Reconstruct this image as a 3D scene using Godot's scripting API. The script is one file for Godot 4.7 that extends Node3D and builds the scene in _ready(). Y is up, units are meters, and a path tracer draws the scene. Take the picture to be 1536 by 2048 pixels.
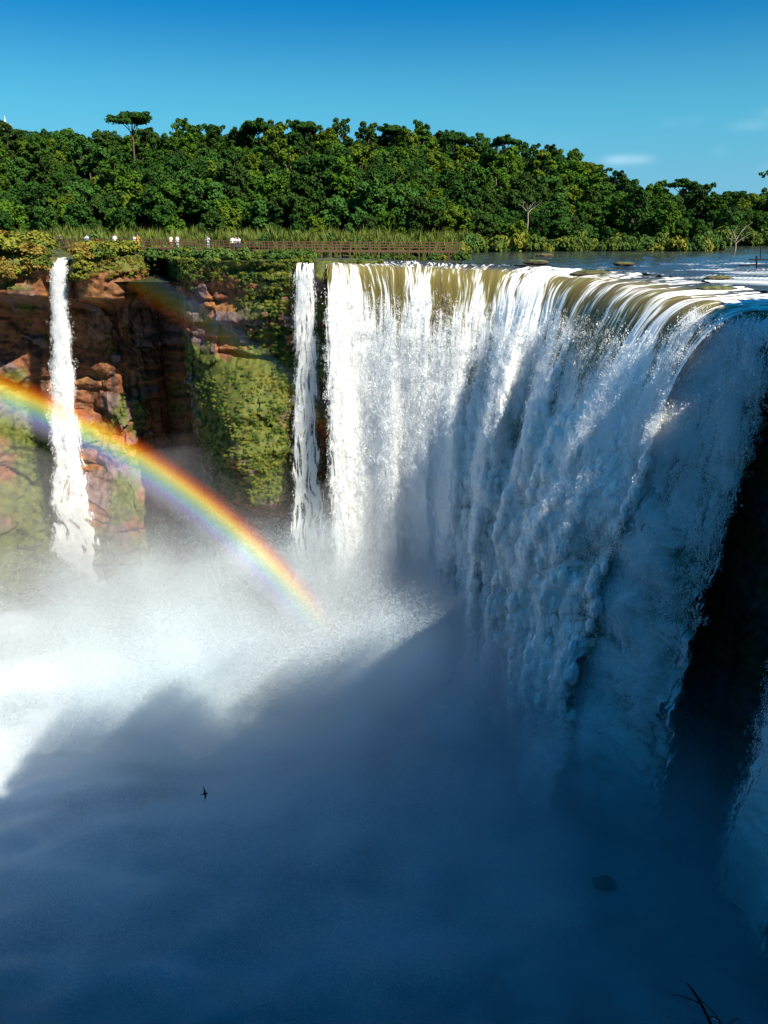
extends Node3D

const UP := Vector3.UP
const PITCH := 20.94
const SUN := Vector3(0.5464, 0.7009, 0.4585)      # towards the sun
var rng := RandomNumberGenerator.new()
var taken := {}
var M := {}

# ------------------------------------------------------------------ helpers
func numbered(called: String) -> String:
	var n: int = taken.get(called, 0)
	taken[called] = n + 1
	return called if n == 0 else "%s_%03d" % [called, n]

func tag(o: Node, label := "", category := "", group := "", kind := "") -> Node:
	if label: o.set_meta("label", label)
	if category: o.set_meta("category", category)
	if group: o.set_meta("group", group)
	if kind: o.set_meta("kind", kind)
	return o

func base(called: String, at := Vector3.ZERO, turn := 0.0) -> Node3D:
	var o := Node3D.new()
	o.name = numbered(called)
	add_child(o)
	o.position = at
	o.rotation.y = turn
	return o

func obj(called: String, mesh: Mesh, mat: Material, parent: Node = null) -> MeshInstance3D:
	var o := MeshInstance3D.new()
	o.mesh = mesh
	o.material_override = mat
	if parent == null:
		o.name = numbered(called)
		add_child(o)
	else:
		o.name = called
		parent.add_child(o, true)
	return o

func noise(freq: float, octaves := 3, sd := 1, kind := FastNoiseLite.TYPE_SIMPLEX_SMOOTH) -> FastNoiseLite:
	var f := FastNoiseLite.new()
	f.noise_type = kind
	f.frequency = freq
	f.seed = sd
	f.fractal_type = FastNoiseLite.FRACTAL_FBM if octaves > 1 else FastNoiseLite.FRACTAL_NONE
	f.fractal_octaves = octaves
	return f

func cells(freq: float, sd := 1, ret := FastNoiseLite.RETURN_DISTANCE) -> FastNoiseLite:
	var f := FastNoiseLite.new()
	f.noise_type = FastNoiseLite.TYPE_CELLULAR
	f.frequency = freq
	f.seed = sd
	f.fractal_type = FastNoiseLite.FRACTAL_NONE
	f.cellular_return_type = ret
	f.cellular_distance_function = FastNoiseLite.DISTANCE_EUCLIDEAN
	return f

func sm(a: float, b: float, x: float) -> float:
	return smoothstep(a, b, x)

# a grid of nu x nv points as one smooth mesh; keep[i] = 0 drops the quads at that point
func grid(nu: int, nv: int, p: PackedVector3Array, c: PackedColorArray, flip := false, keep := PackedByteArray()) -> ArrayMesh:
	var n := PackedVector3Array()
	n.resize(nu * nv)
	var sg := -1.0 if flip else 1.0
	for j in nv:
		for i in nu:
			var k := j * nu + i
			var du := p[k + (1 if i < nu - 1 else 0)] - p[k - (1 if i > 0 else 0)]
			var dv := p[k + (nu if j < nv - 1 else 0)] - p[k - (nu if j > 0 else 0)]
			n[k] = (dv.cross(du) * sg).normalized()
	var ix := PackedInt32Array()
	ix.resize((nu - 1) * (nv - 1) * 6)
	var w := 0
	var hole := keep.size() > 0
	for j in nv - 1:
		for i in nu - 1:
			var a := j * nu + i
			if hole and keep[a] == 0: continue
			var b := a + 1
			var d := a + nu
			var e := d + 1
			if flip:
				ix[w] = a; ix[w + 1] = d; ix[w + 2] = b; ix[w + 3] = b; ix[w + 4] = d; ix[w + 5] = e
			else:
				ix[w] = a; ix[w + 1] = b; ix[w + 2] = d; ix[w + 3] = b; ix[w + 4] = e; ix[w + 5] = d
			w += 6
	ix.resize(w)
	return arrays(p, n, c, ix)

func arrays(p: PackedVector3Array, n: PackedVector3Array, c: PackedColorArray, ix: PackedInt32Array) -> ArrayMesh:
	var a := []
	a.resize(Mesh.ARRAY_MAX)
	a[Mesh.ARRAY_VERTEX] = p
	if n.size(): a[Mesh.ARRAY_NORMAL] = n
	if c.size(): a[Mesh.ARRAY_COLOR] = c
	if ix.size(): a[Mesh.ARRAY_INDEX] = ix
	var m := ArrayMesh.new()
	m.add_surface_from_arrays(Mesh.PRIMITIVE_TRIANGLES, a)
	return m

func spline(pts: Array, t: float) -> Vector3:
	var n := pts.size() - 1
	var f := clampf(t, 0.0, 1.0) * n
	var i := mini(int(f), n - 1)
	var u := f - i
	var p1: Vector3 = pts[i]
	var p2: Vector3 = pts[i + 1]
	var p0: Vector3 = pts[i - 1] if i > 0 else p1 * 2.0 - p2
	var p3: Vector3 = pts[i + 2] if i + 2 <= n else p2 * 2.0 - p1
	return p1.cubic_interpolate(p2, p0, p3, u)

# a tapered tube through points
func tube_into(st: SurfaceTool, pts: Array, radii: Array, sides := 6) -> void:
	var rings := []
	for k in pts.size():
		var q: Vector3 = pts[k]
		var d: Vector3 = (pts[mini(k + 1, pts.size() - 1)] - pts[maxi(k - 1, 0)]).normalized()
		var x := d.cross(Vector3(0.31, 0.2, 0.93)).normalized()
		if x.length() < 0.5: x = d.cross(Vector3.RIGHT).normalized()
		var y := d.cross(x)
		var ring := []
		for s in sides:
			var a := TAU * s / sides
			ring.append(q + (x * cos(a) + y * sin(a)) * radii[k])
		rings.append(ring)
	for k in pts.size() - 1:
		for s in sides:
			var t := (s + 1) % sides
			for v in [rings[k][s], rings[k][t], rings[k + 1][s], rings[k][t], rings[k + 1][t], rings[k + 1][s]]:
				st.add_vertex(v)
	for s in range(1, sides - 1):
		for v in [rings[-1][0], rings[-1][s], rings[-1][s + 1]]: st.add_vertex(v)
		for v in [rings[0][0], rings[0][s + 1], rings[0][s]]: st.add_vertex(v)

func tool() -> SurfaceTool:
	var st := SurfaceTool.new()
	st.begin(Mesh.PRIMITIVE_TRIANGLES)
	st.set_smooth_group(-1)
	return st

func done(st: SurfaceTool) -> ArrayMesh:
	st.index()
	st.generate_normals()
	return st.commit()

# box with chamfered edges, half sizes h
func box_into(st: SurfaceTool, at: Vector3, h: Vector3, basis := Basis.IDENTITY, ch := 0.0) -> void:
	var c := minf(ch, minf(h.x, minf(h.y, h.z)) * 0.5)
	var ring := func(y: float, ix: float, iz: float, cc: float) -> Array:
		var X := h.x - ix
		var Z := h.z - iz
		return [Vector3(-X + cc, y, -Z), Vector3(X - cc, y, -Z), Vector3(X, y, -Z + cc), Vector3(X, y, Z - cc), Vector3(X - cc, y, Z), Vector3(-X + cc, y, Z), Vector3(-X, y, Z - cc), Vector3(-X, y, -Z + cc)]
	if c <= 0.0:
		var q := []
		for sx in [-1, 1]:
			for sy in [-1, 1]:
				for sz in [-1, 1]: q.append(at + basis * (h * Vector3(sx, sy, sz)))
		for f in [[0, 1, 3, 2], [4, 6, 7, 5], [0, 4, 5, 1], [2, 3, 7, 6], [0, 2, 6, 4], [1, 5, 7, 3]]:
			for v in [f[0], f[2], f[1], f[0], f[3], f[2]]: st.add_vertex(q[v])
		return
	var rs := [(ring as Callable).call(-h.y, c, c, c * 0.6), (ring as Callable).call(-h.y + c, 0.0, 0.0, c), (ring as Callable).call(h.y - c, 0.0, 0.0, c), (ring as Callable).call(h.y, c, c, c * 0.6)]
	for k in 3:
		for s in 8:
			var t := (s + 1) % 8
			for v in [rs[k][s], rs[k][t], rs[k + 1][s], rs[k][t], rs[k + 1][t], rs[k + 1][s]]: st.add_vertex(at + basis * v)
	for s in range(1, 7):
		for v in [rs[3][0], rs[3][s], rs[3][s + 1]]: st.add_vertex(at + basis * v)
		for v in [rs[0][0], rs[0][s + 1], rs[0][s]]: st.add_vertex(at + basis * v)

func lin(r: float, g: float, b: float) -> Color:
	return Color(r, g, b).linear_to_srgb()

func mat(col: Color, rough := 0.8, spec := 0.3, vertex := false) -> StandardMaterial3D:
	var m := StandardMaterial3D.new()
	m.albedo_color = col.linear_to_srgb()
	m.roughness = rough
	m.metallic_specular = spec
	m.vertex_color_use_as_albedo = vertex
	return m

func leafmat(col: Color, back := 0.35) -> StandardMaterial3D:
	var m := mat(col, 0.7, 0.12, true)
	m.backlight_enabled = true
	m.backlight = Color(back, back, back * 0.6)
	m.cull_mode = BaseMaterial3D.CULL_DISABLED
	return m

func noisetex(freq: float, sd: int, normal := false, strength := 4.0, size := 512, kind := FastNoiseLite.TYPE_SIMPLEX_SMOOTH) -> NoiseTexture2D:
	var t := NoiseTexture2D.new()
	t.width = size
	t.height = size
	t.seamless = true
	var f := noise(freq, 5, sd, kind)
	t.noise = f
	t.as_normal_map = normal
	t.bump_strength = strength
	return t

# ------------------------------------------------------------------ sky
func sky_panorama() -> ImageTexture:
	var w := 1024
	var h := 512
	var im := Image.create(w, h, false, Image.FORMAT_RGBF)
	var f := noise(1.6, 4, 11)
	var f2 := noise(5.0, 3, 12)
	var hor := Color(0.17, 0.43, 0.58)
	var mid := Color(0.085, 0.39, 0.57)
	var top := Color(0.002, 0.165, 0.43)
	for y in h:
		var el := PI * (0.5 - (y + 0.5) / h)
		for x in w:
			# the middle of the picture looks to -z
			var az := -TAU * ((x + 0.5) / w - 0.5)
			var e := maxf(el, 0.0) / (PI * 0.5)
			var c := hor.lerp(mid, sm(0.0, 0.085, e)).lerp(top, sm(0.06, 0.16, e))
			c = c.lerp(Color(0.003, 0.12, 0.38), sm(0.2, 0.8, e))
			# the sky is a little paler away from the sun's side on the left
			var side := cos(az + 1.2)
			c = c * (0.90 + 0.18 * side)
			if el > 0.0 and el < 0.30:
				var d := Vector3(sin(az) * 2.0, el * 30.0, -cos(az) * 2.0)
				var q := f.get_noise_3dv(d) * 0.7 + f2.get_noise_3dv(d) * 0.3
				var band := exp(-pow((el - 0.075) / 0.028, 2.0)) * sm(0.0, 0.25, sin(az * 1.0 + 0.1))
				c = c.lerp(Color(0.52, 0.66, 0.76), clampf(sm(0.05, 0.6, q) * band * 1.0, 0.0, 0.5))
			if el <= 0.0: c = Color(0.03, 0.06, 0.08)
			im.set_pixel(x, y, c)
	return ImageTexture.create_from_image(im)

# ------------------------------------------------------------------ water that falls
# lip: points along the edge; dirs: where it flows (x, z) for each; returns mesh and spray places
func curtain(lip: Array, dirs: Array, o: Dictionary) -> Dictionary:
	var nu: int = o.nu
	var nv: int = o.nv
	var H: float = o.H
	var sd: int = o.seed
	var n_streak := noise(1.0, 3, sd)
	var n_fine := noise(1.0, 2, sd + 1)
	var n_col := noise(1.0, 3, sd + 2)
	var n_warp := noise(0.16, 2, sd + 3)
	var c1 := cells(1.0, sd + 4)
	var c2 := cells(1.0, sd + 5)
	var c3 := cells(1.0, sd + 6)
	var p := PackedVector3Array()
	var c := PackedColorArray()
	var keep := PackedByteArray()
	p.resize(nu * nv)
	c.resize(nu * nv)
	keep.resize(nu * nv)
	var L := 0.0
	var prev: Vector3 = lip[0]
	for k in range(1, 41):
		var q := spline(lip, k / 40.0)
		L += q.distance_to(prev)
		prev = q
	var up_len: float = o.get("upstream", 5.0)
	var nup: int = o.get("nup", 40)
	var amp: float = o.get("amp", 1.0)
	var frayed: float = o.get("frayed", 0.0)
	var olive: float = o.get("olive", 1.0)
	var A0: float = o.A
	var A1: float = o.get("A1", o.A)
	var d0: float = o.get("d0", 7.0)
	var widen: float = o.get("widen", 0.0)
	var mid := spline(lip, 0.5)
	var foam_c := Color(0.90, 0.88, 0.80)
	var olive_c := Color(0.20, 0.17, 0.035)
	var green_c := Color(0.15, 0.175, 0.075)
	var brown_c := Color(0.11, 0.07, 0.025)
	var sprays := PackedVector3Array()
	var bulges := []
	for i in nu:
		var s := float(i) / (nu - 1)
		var e := spline(lip, s)
		var dv := spline(dirs, s)
		var n := Vector3(dv.x, 0, dv.z).normalized()
		var side := Vector3(-n.z, 0, n.x)
		var sl := s * L + sd * 37.0
		var A := lerpf(A0, A1, s)
		# slow unevenness of the edge itself
		var edge := n_col.get_noise_2d(sl * 0.22, 3.0)
		var chute := n_col.get_noise_2d(sl * 0.09, 91.0)
		for j in nv:
			var k := j * nu + i
			var out := 0.0
			var d := 0.0
			var y := 0.0
			if j < nup:
				out = -up_len * pow(1.0 - float(j) / nup, 1.3)
			else:
				var t := float(j - nup) / (nv - 1 - nup)
				d = H * pow(t, 1.45)
				out = A * (1.0 - exp(-sqrt(d / d0)))
			var q := d + out
			y = e.y - d + edge * 0.22
			if d == 0.0: y += 0.05 * -out
			var wp := n_warp.get_noise_2d(sl * 1.2, q * 0.7) * (0.3 + d * 0.016 * (1.0 if frayed == 0.0 else 0.3))
			var ss := sl + wp
			# tongues of water, streaks, then billows
			var col := n_col.get_noise_2d(ss * 0.17 + 40.0, q * 0.014)
			var strk := n_streak.get_noise_2d(ss * 0.75, q * 0.05)
			var fine := n_fine.get_noise_2d(ss * 3.2, q * 0.22)
			var b := sm(4.0, 26.0, d)
			var big := 0.0
			var med := 0.0
			var sml := 0.0
			if d > 1.0:
				var wx := n_warp.get_noise_2d(ss * 3.0 + 77.0, q * 3.0) * 1.2
				big = c1.get_noise_2d(ss * 0.24 + wx * 0.3, q * 0.15)
				med = c2.get_noise_2d(ss * 0.75 + wx * 0.9 + 0.5 * strk, q * 0.42 + wx * 1.3)
				sml = c3.get_noise_2d(ss * 1.9 + wx, q * 1.1 + wx * 2.0)
				big = 1.0 - (big + 1.0) * (big + 1.0) * 1.1
				med = 1.0 - (med + 1.0) * (med + 1.0) * 1.1
				sml = 1.0 - (sml + 1.0) * (sml + 1.0) * 1.1
			var calm := lerpf(0.18, 1.0, sm(0.30, 0.55, s)) if frayed == 0.0 else (0.35 if frayed >= 1.0 else 1.0)
			var disp := amp * (sm(0.0, 16.0, d) * col * (0.3 + 3.0 * calm) + (0.03 + sm(0.0, 8.0, d) * (-0.02 + 0.20 * calm)) * strk + sm(0.3, 4.0, d) * 0.035 * fine + b * calm * (2.4 * big + 1.0 * med + 0.55 * sml))
			if d == 0.0: disp = amp * 0.06 * strk
			var nn := (n + UP * (1.1 * exp(-d / 2.5))).normalized()
			var grow := 1.0 + widen * pow(d / H, o.get("wpow", 0.8))
			var ctr := e - mid
			var lat := ctr - n * ctr.dot(n)
			var pos := mid + n * ctr.dot(n) + lat * grow
			pos += side * n_col.get_noise_2d(5.0, q * 0.05) * frayed * 0.5 * sm(2.0, 20.0, d)
			pos.x += float(o.get("drift", 0.0)) * d / H
			pos.y = y
			p[k] = pos + n * out + nn * disp
			# colour of the water itself: clear olive river water, white where air is in it
			var foam := sm(0.0, 7.0, d + 0.2 + strk * 2.0 + chute * 16.0 * olive) * 1.0 + strk * 0.75 * (1.15 - b) + fine * 0.55 * (1.1 - b) + col * (0.22 + 0.75 * calm) + (0.62 * med + 0.70 * big + 0.28 * sml) * b * calm - 0.02 * b - 1.40 * b * calm
			foam = lerpf(1.0, foam, olive)
			if d < 3.5: foam -= (0.12 + chute * 1.0) * olive * (1.0 - d / 3.5)
			if out < 0.0: foam += sm(0.42, 0.6, s) * (0.42 + chute * 1.5 + strk * 0.9 - 0.1) * olive + 0.9 * fine + 0.8 * n_fine.get_noise_2d(ss * 1.3 + 31.0, q * 0.9) - 0.12
			foam = clampf(foam, 0.0, 1.0)
			var deep := sm(-0.5, -4.0, out)
			var w := olive_c.lerp(brown_c, clampf(0.30 - strk * 0.9, 0.0, 1.0)).lerp(green_c, sm(4.0, 16.0, d)).lerp(Color(0.035, 0.036, 0.028), deep)
			c[k] = w.lerp(foam_c, sm(0.12, 0.80, foam))
			var kp := 1
			if frayed > 0.0:
				var ed := minf(s, 1.0 - s) * 2.0
				var g := n_fine.get_noise_2d(ss * 2.2 + 9.0, q * 0.16) * 0.6 + n_fine.get_noise_2d(ss * 5.0, q * 0.22) * 0.5
				if ed + g * 0.6 < 0.10 + 0.12 * sm(0.0, H, d): kp = 0
				if frayed > 0.5 and g < float(o.get("gap", -0.42)) - 0.06 * sm(12.0, 0.0, d): kp = 0
			if frayed == 0.0 and sl - sd * 37.0 < 3.0:
				var g2 := n_fine.get_noise_2d(ss * 2.2 + 9.0, q * 0.16) * 0.6 + n_fine.get_noise_2d(ss * 5.0, q * 0.3) * 0.5
				if sl - sd * 37.0 + g2 * 1.3 < 0.3 + 0.012 * d: kp = 0
			keep[k] = kp
			if o.has("billows") and d > 7.0 and calm > 0.5 and big > 0.62 and foam > 0.45 and rng.randf() < 0.013 * sm(6.0, 20.0, d): bulges.append([p[k], nn, d])
			if d > 0.6 and kp == 1 and rng.randf() < o.get("spray", 0.0) * (1.0 if frayed > 0.0 else sm(2.0, 10.0, d)) * (0.3 * calm + 1.4 * maxf(0.0, med + sml * 0.6)) : sprays.append(p[k])
	return {"mesh": grid(nu, nv, p, c, o.get("flip", false), keep), "spray": sprays, "bulges": bulges, "L": L}

func fleck() -> ArrayMesh:
	var p := PackedVector3Array()
	for k in 16:
		var q := Vector3(rng.randfn(0, 3.0), rng.randfn(0, 5.0), rng.randfn(0, 3.0))
		var a := Vector3(rng.randfn(0, 1), rng.randfn(0, 0.4), rng.randfn(0, 1)).normalized()
		var x := a.cross(Vector3(rng.randfn(0, 0.4), 1, rng.randfn(0, 0.4))).normalized()
		var y := a.cross(x)
		var s := rng.randf_range(0.4, 1.0)
		var t := [q - x * s + a * s * 0.4, q + y * s * 1.8, q + x * s + a * s * 0.4, q - y * s * 1.8]
		for v in [t[0], t[1], t[2], t[0], t[2], t[3]]: p.append(v)
	return arrays(p, PackedVector3Array(), PackedColorArray(), PackedInt32Array())

# a rounded clump of broken water, knobbly like a cauliflower
func billow(sd: int) -> ArrayMesh:
	var c := cells(1.7, sd)
	var c2 := cells(4.2, sd + 9)
	var p := PackedVector3Array()
	var nu := 40
	var nv := 22
	for j in nv:
		for i in nu:
			var a := TAU * i / (nu - 1)
			var b := PI * (float(j) / (nv - 1) - 0.5)
			var d := Vector3(cos(a) * cos(b), sin(b), sin(a) * cos(b))
			var f1 := c.get_noise_3dv(d) + 1.0
			var f2 := c2.get_noise_3dv(d) + 1.0
			p.append(d * (0.66 + 0.34 * (1.0 - f1 * f1) + 0.22 * (1.0 - f2 * f2)))
	return grid(nu, nv, p, PackedColorArray())

func spray_part(parent: Node, places: PackedVector3Array, n: Vector3, reach: float, size: float, most: int, mm_mesh: Mesh) -> void:
	if places.is_empty(): return
	var mm := MultiMesh.new()
	mm.transform_format = MultiMesh.TRANSFORM_3D
	var cnt := mini(most, places.size() * 3)
	mm.mesh = mm_mesh
	mm.instance_count = cnt
	for i in cnt:
		var q := places[rng.randi() % places.size()]
		var off := n * absf(rng.randfn(0.0, reach)) + Vector3(rng.randfn(0, 0.25), rng.randfn(0, 0.3), rng.randfn(0, 0.25))
		var s := size * exp(rng.randfn(0.0, 0.45))
		var bs := Basis.from_euler(Vector3(rng.randfn(0, 0.25), rng.randf() * 6, rng.randfn(0, 0.25))).scaled(Vector3(s, s * 1.3, s))
		mm.set_instance_transform(i, Transform3D(bs, q + off))
	var o := MultiMeshInstance3D.new()
	o.multimesh = mm
	o.material_override = M.foam
	o.name = "spray"
	o.set_meta("kind", "stuff")
	parent.add_child(o, true)

func waterfall(lip: Array, dirs: Array, o: Dictionary, label: String) -> Node3D:
	var r := curtain(lip, dirs, o)
	var foot: Vector3 = spline(lip, 0.5) - UP * (o.H as float)
	var w := base("waterfall", foot)
	tag(w, label, "waterfall")
	var sheet := obj("falling_water", r.mesh, M.water_fall, w)
	sheet.position = -foot
	var d := spline(dirs, 0.5)
	spray_part(w, r.spray, Vector3(d.x, 0.15, d.z).normalized(), o.get("reach", 0.5), o.get("fleck", 0.05), o.get("most", 40000), M.fleck_mesh)
	if o.has("billows"):
		var sets := [[], [], []]
		for e in r.bulges:
			var sz: float = 0.2 * exp(rng.randf() * 1.1) * (0.9 + 0.002 * float(e[2]))
			var bs := Basis.from_euler(Vector3(rng.randfn(0, 0.25), rng.randf() * TAU, rng.randfn(0, 0.25))).scaled(Vector3(sz, sz * rng.randf_range(1.2, 2.1), sz))
			sets[rng.randi() % 3].append(Transform3D(bs, e[0] - e[1] * 0.5 * sz))
		for k in 3: scatter("foam_billows", "", billow(70 + k), M.billow, sets[k], w)
		print("billows ", r.bulges.size())
	for ch in w.get_children():
		if ch is MultiMeshInstance3D: ch.position = -foot
	return w

# ------------------------------------------------------------------ mist
func mist(at: Vector3, size: Vector3, dens: float, m: FogMaterial = null) -> FogVolume:
	var f := FogVolume.new()
	f.shape = RenderingServer.FOG_VOLUME_SHAPE_ELLIPSOID
	f.size = size
	if m == null:
		m = FogMaterial.new()
		m.albedo = Color(0.99, 0.99, 0.99)
		m.density = dens
	f.material = m
	f.name = numbered("mist")
	f.set_meta("kind", "stuff")
	add_child(f)
	f.position = at
	return f

# ------------------------------------------------------------------ the scene
func _ready() -> void:
	rng.seed = 4711
	# camera
	var cam := Camera3D.new()
	cam.name = "camera"
	cam.fov = 2.0 * rad_to_deg(atan(1024.0 / 1500.0))
	cam.rotation_degrees = Vector3(-PITCH, 0, 0)
	cam.near = 0.1
	cam.far = 2000.0
	add_child(cam)
	cam.current = true
	# sky, sun, exposure
	var env := Environment.new()
	env.background_mode = Environment.BG_SKY
	var sky := Sky.new()
	var pm := PanoramaSkyMaterial.new()
	pm.panorama = sky_panorama()
	sky.sky_material = pm
	env.sky = sky
	env.background_energy_multiplier = 0.74
	env.tonemap_mode = Environment.TONE_MAPPER_LINEAR
	env.tonemap_exposure = 2.15
	env.sdfgi_enabled = true
	env.ssao_enabled = true
	env.ssil_enabled = true
	env.volumetric_fog_enabled = true
	env.volumetric_fog_density = 0.0
	var we := WorldEnvironment.new()
	we.environment = env
	we.name = "world"
	add_child(we)
	var sun := DirectionalLight3D.new()
	sun.name = "sun"
	sun.light_energy = 1.6
	sun.light_color = Color(1.0, 0.97, 0.92)
	sun.light_angular_distance = 0.5
	sun.shadow_enabled = true
	add_child(sun)
	sun.look_at_from_position(Vector3.ZERO, -SUN, UP)

	materials()
	ground()
	falls()
	forest()
	undergrowth()
	boardwalk()
	people()
	small_things()
	rainbows()
	mists()

func materials() -> void:
	M.water_fall = mat(Color.WHITE, 0.42, 0.4, true)
	M.water_fall.backlight_enabled = true
	M.water_fall.backlight = Color(0.5, 0.5, 0.5)
	M.water_fall.normal_enabled = true
	M.water_fall.normal_texture = noisetex(0.022, 33, true, 7.0)
	M.water_fall.normal_scale = 0.55
	M.water_fall.uv1_triplanar = true
	M.water_fall.uv1_world_triplanar = true
	M.water_fall.uv1_scale = Vector3(0.34, 0.11, 0.34)
	M.foam = mat(Color(0.88, 0.9, 0.9), 0.6, 0.3)
	M.drops = mat(Color(0.76, 0.89, 0.92), 0.8, 0.1)
	M.drops.backlight_enabled = true
	M.drops.backlight = Color(0.9, 0.9, 0.9)
	M.foam.backlight_enabled = true
	M.foam.backlight = Color(0.9, 0.9, 0.9)
	M.fleck_mesh = fleck()
	M.billow = M.water_fall.duplicate()
	M.billow.vertex_color_use_as_albedo = false
	M.billow.albedo_color = Color(0.88, 0.87, 0.80).linear_to_srgb()
	var rk := mat(Color.WHITE, 0.72, 0.35, true)
	rk.uv1_triplanar = true
	rk.uv1_world_triplanar = true
	rk.uv1_scale = Vector3(0.17, 0.17, 0.17)
	rk.normal_enabled = true
	rk.normal_texture = noisetex(0.012, 21, true, 9.0)
	rk.albedo_texture = graded(noisetex(0.010, 22), [0.0, 0.35, 0.6, 1.0], [Color(0.45, 0.42, 0.42), Color(0.75, 0.72, 0.7), Color(0.95, 0.92, 0.9), Color(1, 1, 1)])
	M.rock = rk
	for e in [["block", Color(0.20, 0.11, 0.06)], ["block2", Color(0.22, 0.115, 0.05)], ["block3", Color(0.17, 0.125, 0.115)]]:
		var bm: StandardMaterial3D = rk.duplicate()
		bm.vertex_color_use_as_albedo = false
		bm.albedo_color = (e[1] as Color).linear_to_srgb()
		M[e[0]] = bm
	M.river = mat(Color.WHITE, 0.14, 0.5, true)
	M.soil = mat(Color.WHITE, 0.95, 0.1, true)
	M.bark = mat(Color(0.10, 0.075, 0.055), 0.9, 0.1)
	M.bark_pale = mat(Color(0.26, 0.21, 0.16), 0.9, 0.1)
	var greens := [Color(0.034, 0.080, 0.009), Color(0.022, 0.060, 0.010), Color(0.050, 0.108, 0.010), Color(0.036, 0.092, 0.016), Color(0.072, 0.112, 0.010), Color(0.026, 0.055, 0.010)]
	M.green = []
	for g in greens: M.green.append(leafmat(g))
	M.shrub = []
	for g in [Color(0.075, 0.115, 0.020), Color(0.16, 0.17, 0.025), Color(0.055, 0.105, 0.022), Color(0.20, 0.145, 0.03), Color(0.085, 0.14, 0.03)]: M.shrub.append(leafmat(g, 0.45))
	M.moss = leafmat(Color(0.19, 0.21, 0.035), 0.5)
	M.reed = leafmat(Color(0.12, 0.155, 0.035), 0.5)
	var wd := mat(Color(0.20, 0.125, 0.075), 0.85, 0.2)
	wd.uv1_triplanar = true
	wd.uv1_scale = Vector3(0.4, 3.0, 3.0)
	wd.albedo_texture = graded(noisetex(0.03, 31), [0.0, 1.0], [Color(0.6, 0.57, 0.55), Color(1, 1, 1)])
	M.wood = wd

func graded(t: NoiseTexture2D, offs: Array, cols: Array) -> NoiseTexture2D:
	var g := Gradient.new()
	g.offsets = PackedFloat32Array(offs)
	g.colors = PackedColorArray(cols)
	t.color_ramp = g
	return t

const LIP := [Vector3(-7.2, -4.5, -98), Vector3(-3.5, -4.6, -97.2), Vector3(1.5, -4.7, -95.5), Vector3(7, -4.8, -93.5), Vector3(13, -4.9, -91), Vector3(18.3, -5.1, -87), Vector3(22.6, -5.3, -81), Vector3(25.4, -5.6, -73.5), Vector3(27.6, -5.9, -66.5), Vector3(29.4, -6.2, -60.5)]
const LIPD := [Vector3(0.0, 0, 1), Vector3(0.3, 0, 0.95), Vector3(0.1, 0, 1), Vector3(-0.12, 0, 1), Vector3(-0.35, 0, 1), Vector3(-0.6, 0, 0.8), Vector3(-0.85, 0, 0.55), Vector3(-1, 0, 0.3), Vector3(-1, 0, 0.15), Vector3(-1, 0, 0.05)]

# ------------------------------------------------------------------ ground
func interp(xs: Array, ys: Array, x: float) -> float:
	if x <= xs[0]: return ys[0]
	for i in range(1, xs.size()):
		if x <= xs[i]:
			var t: float = (x - xs[i - 1]) / (xs[i] - xs[i - 1])
			return lerpf(ys[i - 1], ys[i], t * t * (3.0 - 2.0 * t))
	return ys[-1]

func shore(x: float) -> float:
	return interp([-60.0, -30.0, -12.0, 8.0, 18.0, 40.0, 56.0, 60.0, 66.0, 120.0], [-126.0, -120.0, -116.5, -116.0, -136.0, -138.0, -137.0, -141.0, -172.0, -178.0], x)

var hill_noise := noise(0.02, 3, 77)
func hill(x: float, z: float) -> float:
	var s := shore(x)
	var r := s - z
	if r < 0.0: return -5.2 - minf(2.0, -r * 0.3)
	var hm := interp([-118.0, 0.0, 30.0, 59.0, 77.0, 95.0, 125.0, 170.0], [14.5, 15.0, 13.5, 9.0, 2.5, -1.0, -4.0, -4.5], x * 260.0 / maxf(150.0, -z))
	var y := -4.9 + 1.4 * sm(0.0, 4.0, r)
	y += (hm + 3.5) * sm(18.0, 125.0, r)
	y += hill_noise.get_noise_2d(x, z) * 4.0 * sm(20.0, 60.0, r)
	y -= sm(130.0, 260.0, r) * 14.0
	return y

func ground() -> void:
	# hill
	var nu := 150
	var nv := 110
	var p := PackedVector3Array()
	var c := PackedColorArray()
	for j in nv:
		for i in nu:
			var x := lerpf(-330.0, 330.0, float(i) / (nu - 1))
			var z := -106.0 - 420.0 * pow(float(j) / (nv - 1), 1.3)
			p.append(Vector3(x, hill(x, z), z))
			c.append(Color(0.028, 0.034, 0.012))
	var h := obj("hill", grid(nu, nv, p, c), M.soil)
	tag(h, "wooded hill rising behind the river", "", "", "structure")
	# the land all the way to the horizon
	p = PackedVector3Array()
	c = PackedColorArray()
	for j in 12:
		for i in 40:
			var a := TAU * i / 39.0
			var r := 150.0 + pow(j / 11.0, 2.0) * 1400.0
			p.append(Vector3(cos(a) * r, -9.0 if j < 6 else -12.0, sin(a) * r))
			c.append(Color(0.03, 0.04, 0.014))
	var la := obj("land", grid(40, 12, p, c, true), M.soil)
	tag(la, "flat wooded land beyond the gorge", "", "", "structure")
	river()
	pool()
	cliffs()

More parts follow.
